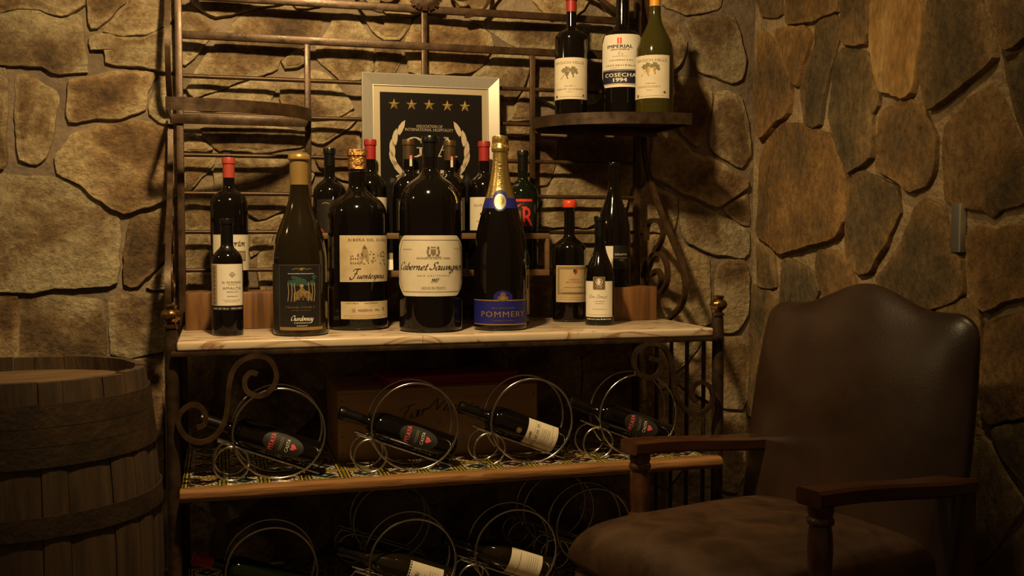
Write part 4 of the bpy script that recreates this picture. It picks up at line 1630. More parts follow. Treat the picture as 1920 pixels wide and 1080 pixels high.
# blue collar band round the base of the foil, with the oval medallion
def shell(z0, z1, m, name, lift=0.0012, n=8):
    bm_ = bmesh.new()
    lathe(bm_, [(prof_r(z0 + (z1 - z0) * i / n) + lift, z0 + (z1 - z0) * i / n) for i in range(n + 1)], 40, cap=False)
    return obj(name, smooth(bm_, 60), M[m], b.root)
col = shell(b.py(391), b.py(372), 'blue', 'collar_band')
def surf_disc(xc, yc, rx, ry, m, name, lift, n=24, parent=None):
    V_, F_ = [], []
    for j in range(5):
        for i in range(n):
            a = 2 * PI * i / n
            x_, z_ = xc + rx * j / 4 * math.cos(a), b.py(yc) + ry * j / 4 * math.sin(a)
            R_ = prof_r(z_) + lift
            V_.append((R_ * math.sin(x_ / R_), -R_ * math.cos(x_ / R_), z_))
    for j in range(4):
        for i in range(n):
            k = (i + 1) % n
            F_.append((j * n + i, j * n + k, (j + 1) * n + k, (j + 1) * n + i))
    me = bpy.data.meshes.new(name)
    me.from_pydata(V_, [], F_)
    bm_ = bmesh.new()
    bm_.from_mesh(me)
    bmesh.ops.recalc_face_normals(bm_, faces=bm_.faces)
    for f_ in bm_.faces:
        if f_.normal.y > 0:
            f_.normal_flip()
        f_.smooth = True
    bm_.to_mesh(me)
    bm_.free()
    me.materials.append(M[m])
    return obj(name, me, None, parent or b.root)
s_ = b.s
surf_disc(-0.3 * s_, 377, 15 * s_, 20 * s_, 'blue', 'medallion', 0.0022)
md = surf_disc(-0.3 * s_, 379, 11.5 * s_, 14.5 * s_, 'silver_foil', 'medallion', 0.0030)
surf_disc(-0.3 * s_, 377, 7 * s_, 8 * s_, 'gold_foil', 'medallion_crest', 0.0036, parent=md)
l = b.label(889.5, 986.5, 559, 606, 'blue')
p = b.pr(l)
p.rect(890, 986, 559, 561.2, 'ink_gold')
p.rect(890, 986, 603.5, 605.5, 'ink_gold')
p.poly([(926, 561), (926, 550), (930, 545), (943, 541), (955, 545), (960, 550), (960, 561), (955, 565), (930, 565)], 'blue')
p.disc(943, 556, 10, 6, 'ink_brown', 0.0003)
p.disc(943, 549, 5, 4, 'ink_brown', 0.0003)
p.disc(943, 556, 4.5, 4, 'ink_gold', 0.0006)
p.micro(923, 964, 575, 2.0, 'ink_brown', 40)
p.text('POMMERY', 942.5, 590.5, 10.5, 'ink_gold', w=77, bold=0.006, spacing=1.15)
p.micro(925, 962, 597.5, 1.4, 'ink_brown', 41)
p.done()

# ---- the bottle half hidden behind the champagne
b = Bottle('slim green bottle mostly hidden behind the champagne bottle', 967, 2.965, ZM, 51, None, 'bordeaux', 'glass_green', H=0.300)
b.cap(470, 'black_foil')
l = b.label(942, 992, 505, 588, 'paper_tan')
p = b.pr(l)
p.frame(944, 991, 508, 585, 1.2, 'ink_brown')
p.rect(975, 990, 515, 540, 'ink_green', 0.0002)
p.done()

# ---- magnum with red wax
b = Bottle('bottle with bright red wax cap and ornate cream label', 1067.5, 3.075, ZM, 63, 376, 'bordeaux', rn=0.0158, zs=0.200, zn=0.257)
bm = bmesh.new()
zt, z0 = b.H + 0.002, b.H - 0.0215
lathe(bm, [(0.0168, z0), (0.0198, z0 + 0.001), (0.0208, z0 + 0.006), (0.0200, zt - 0.008), (0.0185, zt - 0.003), (0.0140, zt), (0, zt - 0.001)], 32, cap=False)
obj('wax_seal', smooth(bm, 60), M['red_wax'], b.root)
l = b.label(1043.5, 1098.3, 496.5, 564.5, 'paper')
p = b.pr(l)
p.rect(1044, 1098.1, 497, 564, 'paper_tan', -0.0002)
for x0, x1, y0, y1, t in ((1046, 1097, 499, 550, 2.6), (1049.5, 1095.5, 502.5, 546.5, 0.8)):
    p.frame(x0, x1, y0, y1, t, 'ink_faint')
for k in range(12):
    p.ring(1048.5 + k * 4.2, 501.5, 2.2, 2.2, 0.7, 'ink_brown', 0.0002)
    p.ring(1048.5 + k * 4.2, 548, 2.0, 2.0, 0.7, 'ink_brown', 0.0002)
for k in range(9):
    p.ring(1048, 506 + k * 4.7, 2.0, 2.0, 0.7, 'ink_brown', 0.0002)
p.poly([(1075, 504), (1082, 504), (1082, 509), (1078.5, 514), (1075, 509)], 'ink_red', 0.0004)
p.rect(1075, 1078.5, 504, 509, 'ink', 0.0005)
p.text('I SODI DI', 1076, 524, 2.6, 'ink_red', w=18)
p.text('SAN NICCOLO', 1076, 528.8, 2.8, 'ink_red', w=30)
p.line([(1060, 530.5), (1093, 530.5)], .5, 'ink_brown')
p.micro(1058, 1094, 537.8, 2.0, 'ink_grey', 52)
p.micro(1050, 1062, 542, 1.4, 'ink_faint', 53)
p.micro(1056, 1093, 549.2, 2.6, 'ink_brown', 54)
p.micro(1050, 1095, 556, 1.2, 'ink_faint', 55)
p.micro(1050, 1095, 560, 1.2, 'ink_faint', 56)
p.done()

# ---- tall burgundy magnum on the block (behind)
b = Bottle('tall dark burgundy bottle without capsule standing on the wood block', 1150, None, ZB, 64, 304, 'burgundy', rn=0.0150, v=2.945, zs=0.140, zn=0.322)
l = b.label(1119, 1149.5, 461, 503, 'paper_white')
l2 = b.label(1149.5, 1176, 460, 503, 'black_label', name='dark_label')
p = b.pr(l2)
p.text('SERAFIN', 1163, 478, 3.4, 'ink_white', w=21, spacing=1.3, bold=0.01)
p.text('GEVREY CHAMBERTIN', 1163, 483.8, 2.0, 'ink_faint', w=24)
p.text('2000', 1164, 488, 2.0, 'ink_faint', w=9)
p.done()

# ---- small front bottle with white label
b = Bottle('slim burgundy bottle with white label and brown square crest before the wood block', 1124.8, 2.955, ZM, 55, 405.5, 'burgundy', rn=0.0148, zs=0.122, zn=0.232)
b.cap(444, 'black_foil')
l = b.label(1099.5, 1147.8, 526, 598, 'paper_white')
p = b.pr(l)
p.rect(1112.5, 1134.5, 517.5, 541.5, 'ink_brown')
p.rect(1113, 1134, 518, 541, 'paper_tan', 0.0001)
p.rect(1113.3, 1133.7, 518.3, 540.7, 'ink_brown', 0.0002)
p.ring(1123.5, 527, 6.4, 6.4, 1.0, 'ink_white', 0.0004)
p.poly([(1123, 520.5), (1127, 527), (1124.5, 532), (1120.5, 531), (1119.5, 527)], 'ink_white', 0.0005)
p.micro(1117, 1130, 535, 1.4, 'ink_white', 61)
p.micro(1119, 1128, 538.5, 1.4, 'ink_white', 62)
p.text('Don Donat', 1121, 557, 3.2, 'ink_grey', w=32, script=True, wide=0.02)
p.micro(1114, 1133, 563.5, 1.2, 'ink_grey', 63)
p.micro(1117, 1132, 567.5, 1.2, 'ink_grey', 64)
p.micro(1111, 1136, 578, 1.0, 'ink_faint', 65)
p.micro(1103, 1145, 588.5, 1.0, 'ink_faint', 66)
p.done()
l = b.label(1099, 1148.5, 592.5, 598.5, 'black_label', name='lower_label', lift=0.0008)
p = b.pr(l)
p.micro(1102, 1146, 597.3, 2.2, 'ink_white', 67)
p.done()

# ---- back row on the riser
RB = 2.99
b = Bottle('black bottle with plain dark neck in the back row beside the gold wax bottle', 619.5, None, ZK, 63, 278.5, 'bordeaux', rn=0.0150, v=RB, group='bottles in the back row')
b.cap(312, 'black_foil')
l = b.label(596, 643, 375, 438, 'black_label', lift=0.0004)
p = b.pr(l)
p.line([(598, 394), (641, 394)], 1.2, 'ink_grey')
p.line([(606, 383), (612, 381), (618, 383.5)], 1.6, 'ink_gold')
p.poly([(598, 436), (604, 428), (610, 436)], 'ink_red')
p.done()
for x, lab, side in ((695.5, 'red capped bottle in the back row beside the copper foil bottle', 1), (908, 'red capped bottle in the back row beside the champagne bottle', -1)):
    b = Bottle(lab, x, None, ZK, 60, 262 if side > 0 else 265.5, 'bordeaux', rn=0.0155, v=RB, group='bottles in the back row')
    b.cap(300 if side > 0 else 303, 'red_foil')
    l = b.label(x - 26, x + 30, 371, 432, 'paper')
    p = b.pr(l)
    p.text('DUCKHORN', x + 2 if side > 0 else x + 2, 388, 4.2, 'ink_grey', w=40)
    p.disc(x + 2, 402, 10, 4, 'ink', 0.0002)
    p.disc(x + 9, 397, 3.4, 3.2, 'ink', 0.0002)
    p.micro(x - 14, x + 16, 416, 1.6, 'ink_grey', 70)
    p.micro(x - 10, x + 12, 422, 1.6, 'ink_grey', 71)
    p.done()
for x, t, lab in ((767, 262, 'brown capped bottle in the back row behind the letter G of the plaque side'), (843.5, 264, 'brown capped bottle in the back row behind the letter A of the plaque side')):
    lab = 'brown capped bottle in the back row under the letter G on the plaque' if x < 800 else 'brown capped bottle in the back row under the letter A on the plaque'
    b = Bottle(lab, x, None, ZK, 60, t, 'bordeaux', rn=0.0158, v=RB, group='bottles in the back row')
    b.cap(t + 38, 'brown_foil')
    # paper tax strip on the neck
    z0, z1 = b.py(t + 51), b.py(t + 31)
    tg = obj('tax_strip', patch(0.0166, 0.003, 0.0105, z0, z1, 0.0006, None, 5), M['paper_white'], b.root)
    pq = Print(0.0166, 0.0010)
    pq.rect(0.003, 0.0105, z1 - (z1 - z0) * .35, z1, 'ink_pink')
    obj('strip_print', pq.mesh('strip_print'), None, tg)
b = Bottle('dark necked bottle with a red letter R label at the end of the riser', 980, None, ZK, 58, 283, 'bordeaux', 'glass_green', rn=0.0150, v=RB, group='bottles in the back row')
b.cap(322, 'black_foil')
l = b.label(955, 1000, 374, 432, 'black_label', lift=0.0004)
p = b.pr(l)
p.rect(955, 997, 374.5, 379, 'ink_orange', 0.0002)
p.poly([(955, 379), (986, 379), (978, 383.5), (971, 390), (966, 398), (960, 390)], 'ink_orange', 0.0002)
p.text('R', 989, 424, 35, 'ink_orange', w=17, bold=0.01)
p.rect(978.5, 988, 388.5, 390.8, 'ink_orange', 0.0003)
p.rect(978.5, 988, 421.8, 424, 'ink_orange', 0.0003)
p.rect(972, 977, 396, 412, 'ink_brown', 0.0002)
p.done()

# ---- three on the side shelf
def grapes(p, x, y, s, m1='ink_leaf', m2='ink_grey'):
    R_ = random.Random(int(x))
    for (dx, dy, r) in ((-9, -3, 5), (-4, -6, 5), (2, -4, 4), (7, -6, 5), (11, -3, 4.5), (13, 1, 3)):
        pts = []
        for k in range(10):
            a = 2 * PI * k / 10
            rr_ = r * s * (1.0 if k % 2 else 0.62)
            pts.append((x + dx * s + rr_ * math.cos(a), y + dy * s + rr_ * math.sin(a)))
        p.poly(pts, m1, 0.0002 + R_.random() * 0.0001)
    for cx, n in ((-3.5, 5), (6.5, 4)):
        for r in range(n):
            for q in range(max(1, n - r - 1)):
                p.disc(x + (cx + (q - (n - r - 2) / 2) * 2.2) * s, y + (0 + r * 2.6) * s, 1.25 * s, 1.35 * s, m2, 0.0004 + 0.00001 * r)
    p.line([(x - 14 * s, y + 12 * s), (x - 6 * s, y + 2 * s), (x, y - 5 * s)], 0.8 * s, m2, 0.0003)

SV = 3.022
b = Bottle('bottle with red capsule and grape label on the side shelf', 1070, None, ZTOPSHELF, 61, -8, 'bordeaux', rn=0.0155, v=SV, zn=0.275, zs=0.235)
b.cap(27, 'red_foil')
l = b.label(1039.3, 1099, 114.5, 190, 'paper')
p = b.pr(l)
p.text('GRGICH HILLS', 1067, 125.8, 4.6, 'ink_faint', w=50, bold=0.008)
grapes(p, 1066, 141, 1.05, 'ink_leaf', 'ink_grey')
p.micro(1058, 1077, 167, 2.0, 'ink_faint', 80)
p.text('CABERNET SAUVIGNON', 1067.5, 173.5, 3.6, 'ink_faint', w=48)
p.micro(1062, 1071, 177.5, 1.4, 'ink_faint', 82)
p.micro(1050, 1090, 185.5, 1.0, 'ink_faint', 83)
p.rect(1043, 1046, 182.5, 187, 'ink_brown')
p.disc(1092, 183, 2.4, 2.4, 'ink_brown')
p.done()

b = Bottle('wide dark bottle with white label and navy 1994 band on the side shelf', 1165, None, ZTOPSHELF, 76, -22, 'bordeaux', rn=0.0205, v=3.024, zs=0.232, zn=0.290)
b.cap(1, 'silver_foil')
def shp2(y0, y1):
    a, c = b.py(y1), b.py(y0)
    def f(t):
        e = min(t, 1 - t)
        d = max(0, (0.12 - e) / 0.12) * (c - a)
        return a + d * 0.22, c - d * 0.16
    return f
l = b.label(1128.5, 1201, 73.5, 169, 'paper_white', shape=shp2(73.5, 169))
p = b.pr(l)
p.rect(1155.5, 1158.8, 80, 91, 'ink_orange')
p.rect(1160.4, 1163.6, 80, 91, 'ink_orange')
p.rect(1158.8, 1160.4, 84, 88, 'ink_gold')
p.text('IMPERIAL', 1161, 98.5, 6.0, 'ink', w=45, bold=0.02)
p.text('GRAN RESERVA', 1161, 102.4, 2.6, 'ink_brown', w=34, bold=0.02)
p.text('R', 1158, 111, 2.8, 'ink_grey', script=True, wide=0.06)
p.text('io', 1164, 111, 2.4, 'ink_grey', script=True, wide=0.05)
p.micro(1147, 1174, 113.8, 1.0, 'ink_grey', 90)
p.micro(1141, 1184, 121.5, 2.6, 'ink_faint', 91)
p.micro(1136, 1188, 131, 2.8, 'ink_faint', 92)
p.micro(1143, 1160, 134.5, 1.0, 'ink_grey', 93)
p.rect(1130, 1200, 139, 162.5, 'navy', 0.0002)
p.rect(1130, 1200, 137.2, 138.2, 'navy', 0.0002)
p.rect(1133, 1200, 163.6, 164.4, 'ink_gold', 0.0002)
p.text('COSECHA', 1162, 150.6, 6.8, 'ink_white', w=54, bold=0.03, dl=0.0006, spacing=1.15)
p.text('1994', 1161, 159.6, 7.0, 'ink_white', w=24, bold=0.035, dl=0.0006)
p.done()

b = Bottle('olive bottle with yellow capsule and grape label on the side shelf', 1225, None, ZTOPSHELF, 70, -14, 'burgundy', 'glass_olive', rn=0.0158, v=2.905, zs=0.172, zn=0.310)
b.cap(16.5, 'yellow_foil')
l = b.label(1189.5, 1251.5, 110.5, 188.5, 'paper')
p = b.pr(l)
p.text('GRGICH HILLS', 1220, 122, 4.8, 'ink_faint', w=52, bold=0.008)
grapes(p, 1217, 135, 1.15, 'ink_leaf', 'ink_gold')
p.micro(1209, 1228, 162.5, 2.0, 'ink_faint', 95)
p.text('CHARDONNAY', 1215.5, 169.5, 4.0, 'ink_faint', w=40)
p.micro(1211, 1221, 174.5, 1.6, 'ink_faint', 96)
p.micro(1200, 1242, 185, 1.0, 'ink_faint', 97)
p.rect(1194, 1197, 181, 186, 'ink_brown')
p.disc(1243, 178, 2.4, 2.4, 'ink_brown')
p.done()
# ------------------------------------------------------------------ framed award
PV = 3.060
pl_l, pl_r = at_v(677.5, 136, PV + .012), at_v(935, 147.5, PV + .012)
PW = pl_r.x - pl_l.x
PC = (pl_r.x + pl_l.x) / 2
PH = pl_l.z - ZK
plaque = empty('award_plaque', (PC, PV, ZK))
plaque.rotation_euler = (math.radians(-2.0), 0, 0)
tag(plaque, 'silver framed black award with five gold stars and laurel leaves', 'plaque')
fw = 0.0345


def frame_piece(o0, o1, i0, i1):
    """mitred moulding: the outer lip stands proud and slopes down to the picture"""
    bm = bmesh.new()
    rows = []
    for (ox, oz), (ix, iz) in ((o0, i0), (o1, i1)):
        ex, ez = ox + (ix - ox) * 0.06, oz + (iz - oz) * 0.06
        fx, fz = ox + (ix - ox) * 0.94, oz + (iz - oz) * 0.94
        rows.append([bm.verts.new(q) for q in ((ox, 0, oz), (ox, -0.0185, oz), (ex, -0.0200, ez), (fx, -0.0092, fz), (ix, -0.0095, iz), (ix, 0, iz))])
    for j in range(6):
        k = (j + 1) % 6
        bm.faces.new((rows[0][j], rows[0][k], rows[1][k], rows[1][j]))
    bm.faces.new(rows[0])
    bm.faces.new(list(reversed(rows[1])))
    bmesh.ops.recalc_face_normals(bm, faces=bm.faces)
    return bm


a, h2 = PW / 2, PH
OUT = [(-a, 0.0), (a, 0.0), (a, h2), (-a, h2)]
INN = [(-a + fw, fw), (a - fw, fw), (a - fw, h2 - fw), (-a + fw, h2 - fw)]
for k in range(4):
    obj('frame_rail', frame_piece(OUT[k], OUT[(k + 1) % 4], INN[k], INN[(k + 1) % 4]), M['frame_silver'], plaque)
mb = obj('mat_board', boxm((-a + fw - .004, -0.006, fw - .004), (a - fw + .004, -0.001, h2 - fw + .004)), M['mat_board'], plaque)
bi = 0.0190
bp_ = obj('black_panel', boxm((-a + fw + bi, -0.0075, fw + bi), (a - fw - bi, -0.006, h2 - fw - bi)), M['plaque_black'], plaque)


def ppx(x, y):
    q = at_v(x, y, PV + 0.008)
    return q.x - PC, (q.z - ZK)


for x, y in ((739, 195.5), (772, 196.5), (805, 197), (839, 199), (872, 200)):
    cx, cz = ppx(x, y)
    bm = bmesh.new()
    ct = bm.verts.new((cx, -0.0125, cz))
    ring_ = []
    for k in range(10):
        r = 0.0178 if k % 2 == 0 else 0.0068
        an = k * PI / 5
        ring_.append(bm.verts.new((cx + r * math.sin(an), -0.0085, cz + r * math.cos(an))))
    base_ = [bm.verts.new((q.co.x, -0.0075, q.co.z)) for q in ring_]
    for k in range(10):
        j = (k + 1) % 10
        bm.faces.new((ct, ring_[k], ring_[j]))
        bm.faces.new((ring_[k], base_[k], base_[j], ring_[j]))
    bmesh.ops.recalc_face_normals(bm, faces=bm.faces)
    obj('star', bm, M['star_gold'], plaque)
P_ = Print(None, 0.0079)
M['plaque_print'] = mat('champagne_print', (0.50, 0.42, 0.30), rough=0.5, metal=0.2)
sc_ = place_v(805, PV)[2] / F
cx, cz = ppx(805, 241)
P_.text('ASSOCIATION OF', cx, ppx(805, 240)[1], 5.6 * sc_, 'plaque_print', width=48 * sc_ / cw, bold=0.012)
P_.text('INTERNATIONAL HOSPITALITY', cx, ppx(805, 246.5)[1], 5.6 * sc_, 'plaque_print', width=88 * sc_ / cw, bold=0.012)
# letters G and A with thick and thin strokes and serifs
gx, gz = ppx(777, 276)
def arcpts(cx_, cz_, rx, rz, a0, a1, n=18):
    return [(cx_ + rx * math.cos(a0 + (a1 - a0) * i / n), cz_ + rz * math.sin(a0 + (a1 - a0) * i / n)) for i in range(n + 1)]
def vstroke(pts, w0, w1, m):
    V_, F_ = [], []
    for i, q in enumerate(pts):
        q = Vector(q)
        d = Vector(pts[min(i + 1, len(pts) - 1)]) - Vector(pts[max(i - 1, 0)])
        d.normalize()
        hw = w1 + (w0 - w1) * abs(d.y)
        n = Vector((-d.y, d.x)) * hw / 2
        V_ += [tuple(q + n), tuple(q - n)]
    P_.add(V_, [(2 * i, 2 * i + 1, 2 * i + 3, 2 * i + 2) for i in range(len(pts) - 1)], m)
vstroke(arcpts(gx, gz, 0.026, 0.0285, 0.85, 2 * PI - 0.75), 0.0095, 0.0025, 'plaque_print')
P_.rect(gx + 0.0145, gx + 0.0215, gz - 0.025, gz - 0.001, 'plaque_print')
P_.rect(gx + 0.006, gx + 0.028, gz - 0.003, gz - 0.0003, 'plaque_print')
P_.rect(gx + 0.0185, gx + 0.0205, gz + 0.012, gz + 0.026, 'plaque_print')
ax_, az_ = ppx(838, 276)
P_.line([(ax_ - 0.026, az_ - 0.028), (ax_ - 0.001, az_ + 0.029)], 0.0028, 'plaque_print')
P_.line([(ax_ + 0.020, az_ - 0.028), (ax_ - 0.001, az_ + 0.029)], 0.0085, 'plaque_print')
P_.rect(ax_ - 0.016, ax_ + 0.010, az_ - 0.010, az_ - 0.0075, 'plaque_print')
P_.rect(ax_ - 0.034, ax_ - 0.017, az_ - 0.0295, az_ - 0.0265, 'plaque_print')
P_.rect(ax_ + 0.010, ax_ + 0.031, az_ - 0.0295, az_ - 0.0265, 'plaque_print')
P_.rect(ax_ - 0.010, ax_ + 0.004, az_ + 0.0265, az_ + 0.0295, 'plaque_print')
# laurel leaves, ribbon
for s in (-1, 1):
    for x, y, ang, ln in ((752, 241, -28, 26), (741, 259, -10, 27), (736, 279, 4, 27), (737, 298, 18, 27), (746, 315, 34, 27)):
        xx = x if s < 0 else 1610 - x
        q = ppx(xx, y + (0 if s < 0 else 3))
        an = math.radians(90 - ang * s)
        d = Vector((math.cos(an), math.sin(an)))
        n = Vector((-d.y, d.x))
        L_ = ln * sc_ * 0.68
        W_ = L_ * 0.33
        c_ = Vector(q)
        P_.poly([tuple(c_ + d * L_ * t + n * W_ * wv * (-s)) for t, wv in ((1, 0.1), (.6, .75), (.1, 1.0), (-.5, .75), (-.9, .1), (-.6, -.15), (-.75, -.55), (-.2, -.75), (.4, -.6))], 'plaque_print')
    q0, q1 = ppx(805 + s * 20, 322), ppx(805 + s * 62, 333)
    P_.line([q0, ((q0[0] + q1[0]) / 2, (q0[1] + q1[1]) / 2 + .004), q1], 0.010, 'plaque_print')
obj('panel_print', P_.mesh('panel_print'), None, bp_)

# ------------------------------------------------------------------ wire bottle holders
RB_, RS_, DY = 0.112, 0.042, 0.078
WR = 0.0029


def ringm(cx_, cy_, cz_, r):
    return tubem([(cx_ + r * math.cos(2 * PI * i / 48), cy_, cz_ + r * math.sin(2 * PI * i / 48)) for i in range(48)], circ(WR, 8), (0, 1, 0), True)


def rodm(a_, b_, r=WR):
    return tubem([a_, b_], circ(r, 8))


HB0, HB1 = Vector((-0.148, 0, 0.1000)), Vector((0.098, 0, 0.0045))
ALPHA = math.atan2(HB0.z - HB1.z, HB1.x - HB0.x)
hold_me = {}


def holder(x, v, z, label, group):
    u = place_v(x, v)[0]
    root = empty('wire_bottle_holder', (u, v, z))
    tag(root, label, 'bottle holder', group)
    if not hold_me:
        lst = [('large_ring', ringm(0, 0, RB_ + WR, RB_)), ('large_ring', ringm(0, DY, RB_ + WR, RB_)),
               ('small_ring', ringm(-0.1155, 0.004, RS_ + WR, RS_)), ('small_ring', ringm(-0.1155, DY - 0.004, RS_ + WR, RS_))]
        for yy in (0.020, DY - 0.020):
            lst.append(('cradle_rod', rodm(HB0 + Vector((0, yy, 0)), HB1 + Vector((0, yy, 0)), 0.0032)))
        k = (HB0.z - HB1.z) / (HB1.x - HB0.x)
        for xx in (-0.1155, 0.060):
            zz = HB0.z - k * (xx - HB0.x) - 0.005
            lst.append(('cross_rod', rodm((xx, 0, zz), (xx, DY, zz))))
        lst.append(('cross_rod', rodm((0, 0, WR * 1.6), (0, DY, WR * 1.6))))
        lst.append(('cross_rod', rodm((-0.078, 0, 0.0345), (-0.078, DY, 0.0345))))
        for i, (nm, bm) in enumerate(lst):
            me = bpy.data.meshes.new(nm)
            bm.to_mesh(me)
            bm.free()
            me.materials.append(M['steel'])
            hold_me[i] = (nm, me)
    for nm, me in hold_me.values():
        obj(nm, me, None, root)
    return root


def lying(h, label, kind, glass, cap_m, deco, R=0.0375, H=0.315, group=None, cap_len=0.055, turn=0.0):
    """a bottle lying in the holder's cradle, neck up towards the small rings"""
    root = empty('wine_bottle')
    tag(root, label, 'bottle', group)
    ax = Vector((-math.cos(ALPHA), 0, math.sin(ALPHA)))
    nrm = Vector((math.sin(ALPHA), 0, math.cos(ALPHA)))
    half = DY / 2 - 0.020
    off = math.sqrt((R + 0.0034) ** 2 - half ** 2)
    base = HB1 + ax * 0.006 + nrm * off + Vector((0, DY / 2, 0))
    root.matrix_world = Matrix.Translation(Vector(h.location) + base) @ Matrix.Rotation(-(PI / 2 - ALPHA), 4, 'Y') @ Matrix.Rotation(turn, 4, 'Z')
    prof, zs, zn = bottle_profile(R, H, 0.0145, kind)
    bm = bmesh.new()
    lathe(bm, prof, 40, cap=False)
    obj('bottle_glass', smooth(bm, 60), M[glass], root)
    capsule(R, prof, H - cap_len, H, cap_m, root)
    if deco:
        deco(root, R, H)
    return root


M['oval_label'] = mat('charcoal_label', (0.020, 0.018, 0.014), rough=0.55)


def pitaya(root, R, H):
    def sh(t):
        e = math.sqrt(max(0.0, 1 - (2 * t - 1) ** 2)) * 0.95 + 0.05
        return 0.108 - 0.054 * e, 0.108 + 0.050 * e
    l_ = obj('label', patch(R, -0.029, 0.029, 0.06, 0.15, 0.0005, sh), M['oval_label'], root)
    q = Print(R, 0.0010)
    q.text('PITAYA', 0, 0.129, 0.0120, 'ink_pink', width=0.042, bold=0.03)
    q.micro(-0.018, 0.018, 0.113, 0.0016, 'ink_faint', 3)
    q.micro(-0.016, 0.016, 0.109, 0.0016, 'ink_faint', 4)
    q.text('CASTA', 0, 0.091, 0.0085, 'ink_white', width=0.032, shear=0.2)
    q.poly([(0, 0.071), (0.0075, 0.080), (0.0075, 0.085), (0.004, 0.0875), (0, 0.085), (-0.004, 0.0875), (-0.0075, 0.085), (-0.0075, 0.080)], 'ink_pink')
    obj('label_print', q.mesh('label_print'), None, l_)


def cream(root, R, H):
    l_ = obj('label', patch(R, -0.047, 0.047, 0.040, 0.128, 0.0005), M['paper'], root)
    q = Print(R, 0.0010)
    q.disc(0.002, 0.1175, 0.006, 0.004, 'ink_gold')
    q.disc(-0.007, 0.1165, 0.003, 0.0025, 'ink_gold')
    q.rect(-0.044, 0.044, 0.1072, 0.1078, 'ink_grey')
    q.rect(-0.044, 0.044, 0.0942, 0.0948, 'ink_grey')
    q.micro(-0.032, 0.034, 0.097, 0.008, 'ink_faint', 6)
    for k in range(5):
        q.micro(-0.024 + 0.003 * (k % 2), 0.026, 0.086 - k * 0.0055, 0.0016, 'ink_grey', 20 + k)
    q.micro(-0.040, 0.040, 0.056, 0.0012, 'ink_faint', 31)
    q.line([(-0.012, 0.050), (-0.006, 0.053), (0.0, 0.049), (0.008, 0.053), (0.014, 0.050)], 0.0009, 'ink')
    q.micro(-0.040, 0.040, 0.044, 0.0012, 'ink_faint', 32)
    obj('label_print', q.mesh('label_print'), None, l_)
    s_ = Print(R, 0.0006)
    s_.ring(0, 0.150, 0.0075, 0.0075, 0.0018, 'ink_gold')
    s_.disc(0, 0.150, 0.0045, 0.0045, 'ink_gold')
    obj('neck_seal', s_.mesh('neck_seal'), None, root)


def villa(root, R, H):
    l_ = obj('label', patch(R, -0.040, 0.040, 0.035, 0.128, 0.0005), M['paper'], root)
    q = Print(R, 0.0010)
    for k in range(11):
        q.rect(-0.037 + k * 0.007, -0.033 + k * 0.007, 0.123, 0.127, 'ink')
    q.poly([(-0.014, 0.098), (-0.010, 0.108), (-0.002, 0.113), (0.006, 0.108), (0.012, 0.099)], 'ink_grey')
    for k in range(6):
        q.line([(-0.014 + k * 0.005, 0.097), (-0.011 + k * 0.005, 0.110)], 0.0008, 'ink')
    q.text('R', -0.008, 0.082, 0.006, 'ink', script=True, wide=0.05)
    q.micro(-0.002, 0.014, 0.082, 0.003, 'ink', 8)
    for k in range(4):
        q.micro(-0.026, 0.026, 0.070 - k * 0.007, 0.0016, 'ink_faint', 60 + k)
    obj('label_print', q.mesh('label_print'), None, l_)


def plainl(root, R, H):
    l_ = obj('label', patch(R, -0.046, 0.046, 0.040, 0.132, 0.0005), M['paper'], root)
    q = Print(R, 0.0010)
    q.text('7', -0.006, 0.116, 0.005, 'ink_faint', script=True, wide=0.06)
    q.micro(-0.036, 0.036, 0.104, 0.0022, 'ink_grey', 71)
    q.rect(-0.043, 0.043, 0.0860, 0.0864, 'ink_faint')
    for k in range(5):
        q.micro(-0.034, 0.034, 0.080 - k * 0.0065, 0.0014, 'ink_faint', 80 + k)
    obj('label_print', q.mesh('label_print'), None, l_)


HG = 'wire bottle holders on the upper tiled shelf'
h1 = holder(520, 2.62, S1, 'wire ring bottle holder below the scroll by the barrel', HG)
h2_ = holder(777, 2.62, S1, 'wire ring bottle holder before the lettered face of the wooden crate', HG)
h3 = holder(998, 2.62, S1, 'wire ring bottle holder at the right end of the wooden crate', HG)
h4 = holder(1199, 2.62, S1, 'wire ring bottle holder behind the chair arm', HG)
lying(h1, 'black bottle with pink lettering lying in the ring holder by the barrel', 'bordeaux', 'glass', 'black_foil', pitaya, turn=0.22)
lying(h2_, 'black bottle with pink lettering lying before the wooden crate', 'bordeaux', 'glass', 'black_foil', pitaya, turn=0.22)
lying(h3, 'dark bottle with big cream label lying on the tiled shelf', 'bordeaux', 'glass', 'black_foil', cream, turn=-0.1)
lying(h4, 'black bottle with pink lettering lying behind the chair arm', 'bordeaux', 'glass', 'black_foil', pitaya, turn=0.22)
HG2 = 'wire bottle holders on the bottom shelf'
k1 = holder(503, 2.62, S2, 'wire ring bottle holder on the bottom shelf nearest the barrel', HG2)
k2 = holder(772, 2.60, S2, 'wire ring bottle holder at the middle of the bottom shelf front', HG2)
k3 = holder(968, 2.62, S2, 'wire ring bottle holder on the bottom shelf nearest the chair seat', HG2)
k4 = holder(1115, 2.78, S2, 'wire ring bottle holder on the bottom shelf half behind the chair seat', HG2)
k5 = holder(732, 2.99, S2, 'shadowed wire ring bottle holder at the back of the bottom shelf middle', HG2)
k6 = holder(1049, 2.98, S2, 'shadowed wire ring bottle holder at the back of the bottom shelf near the chair', HG2)
lying(k1, 'bottle with bright red capsule lying on the bottom shelf', 'bordeaux', 'glass_green', 'red_foil', None, cap_len=0.05)
lying(k2, 'bottle with dark green capsule and small villa label on the bottom shelf', 'burgundy', 'glass_amber', 'black_foil', villa, turn=-0.1)
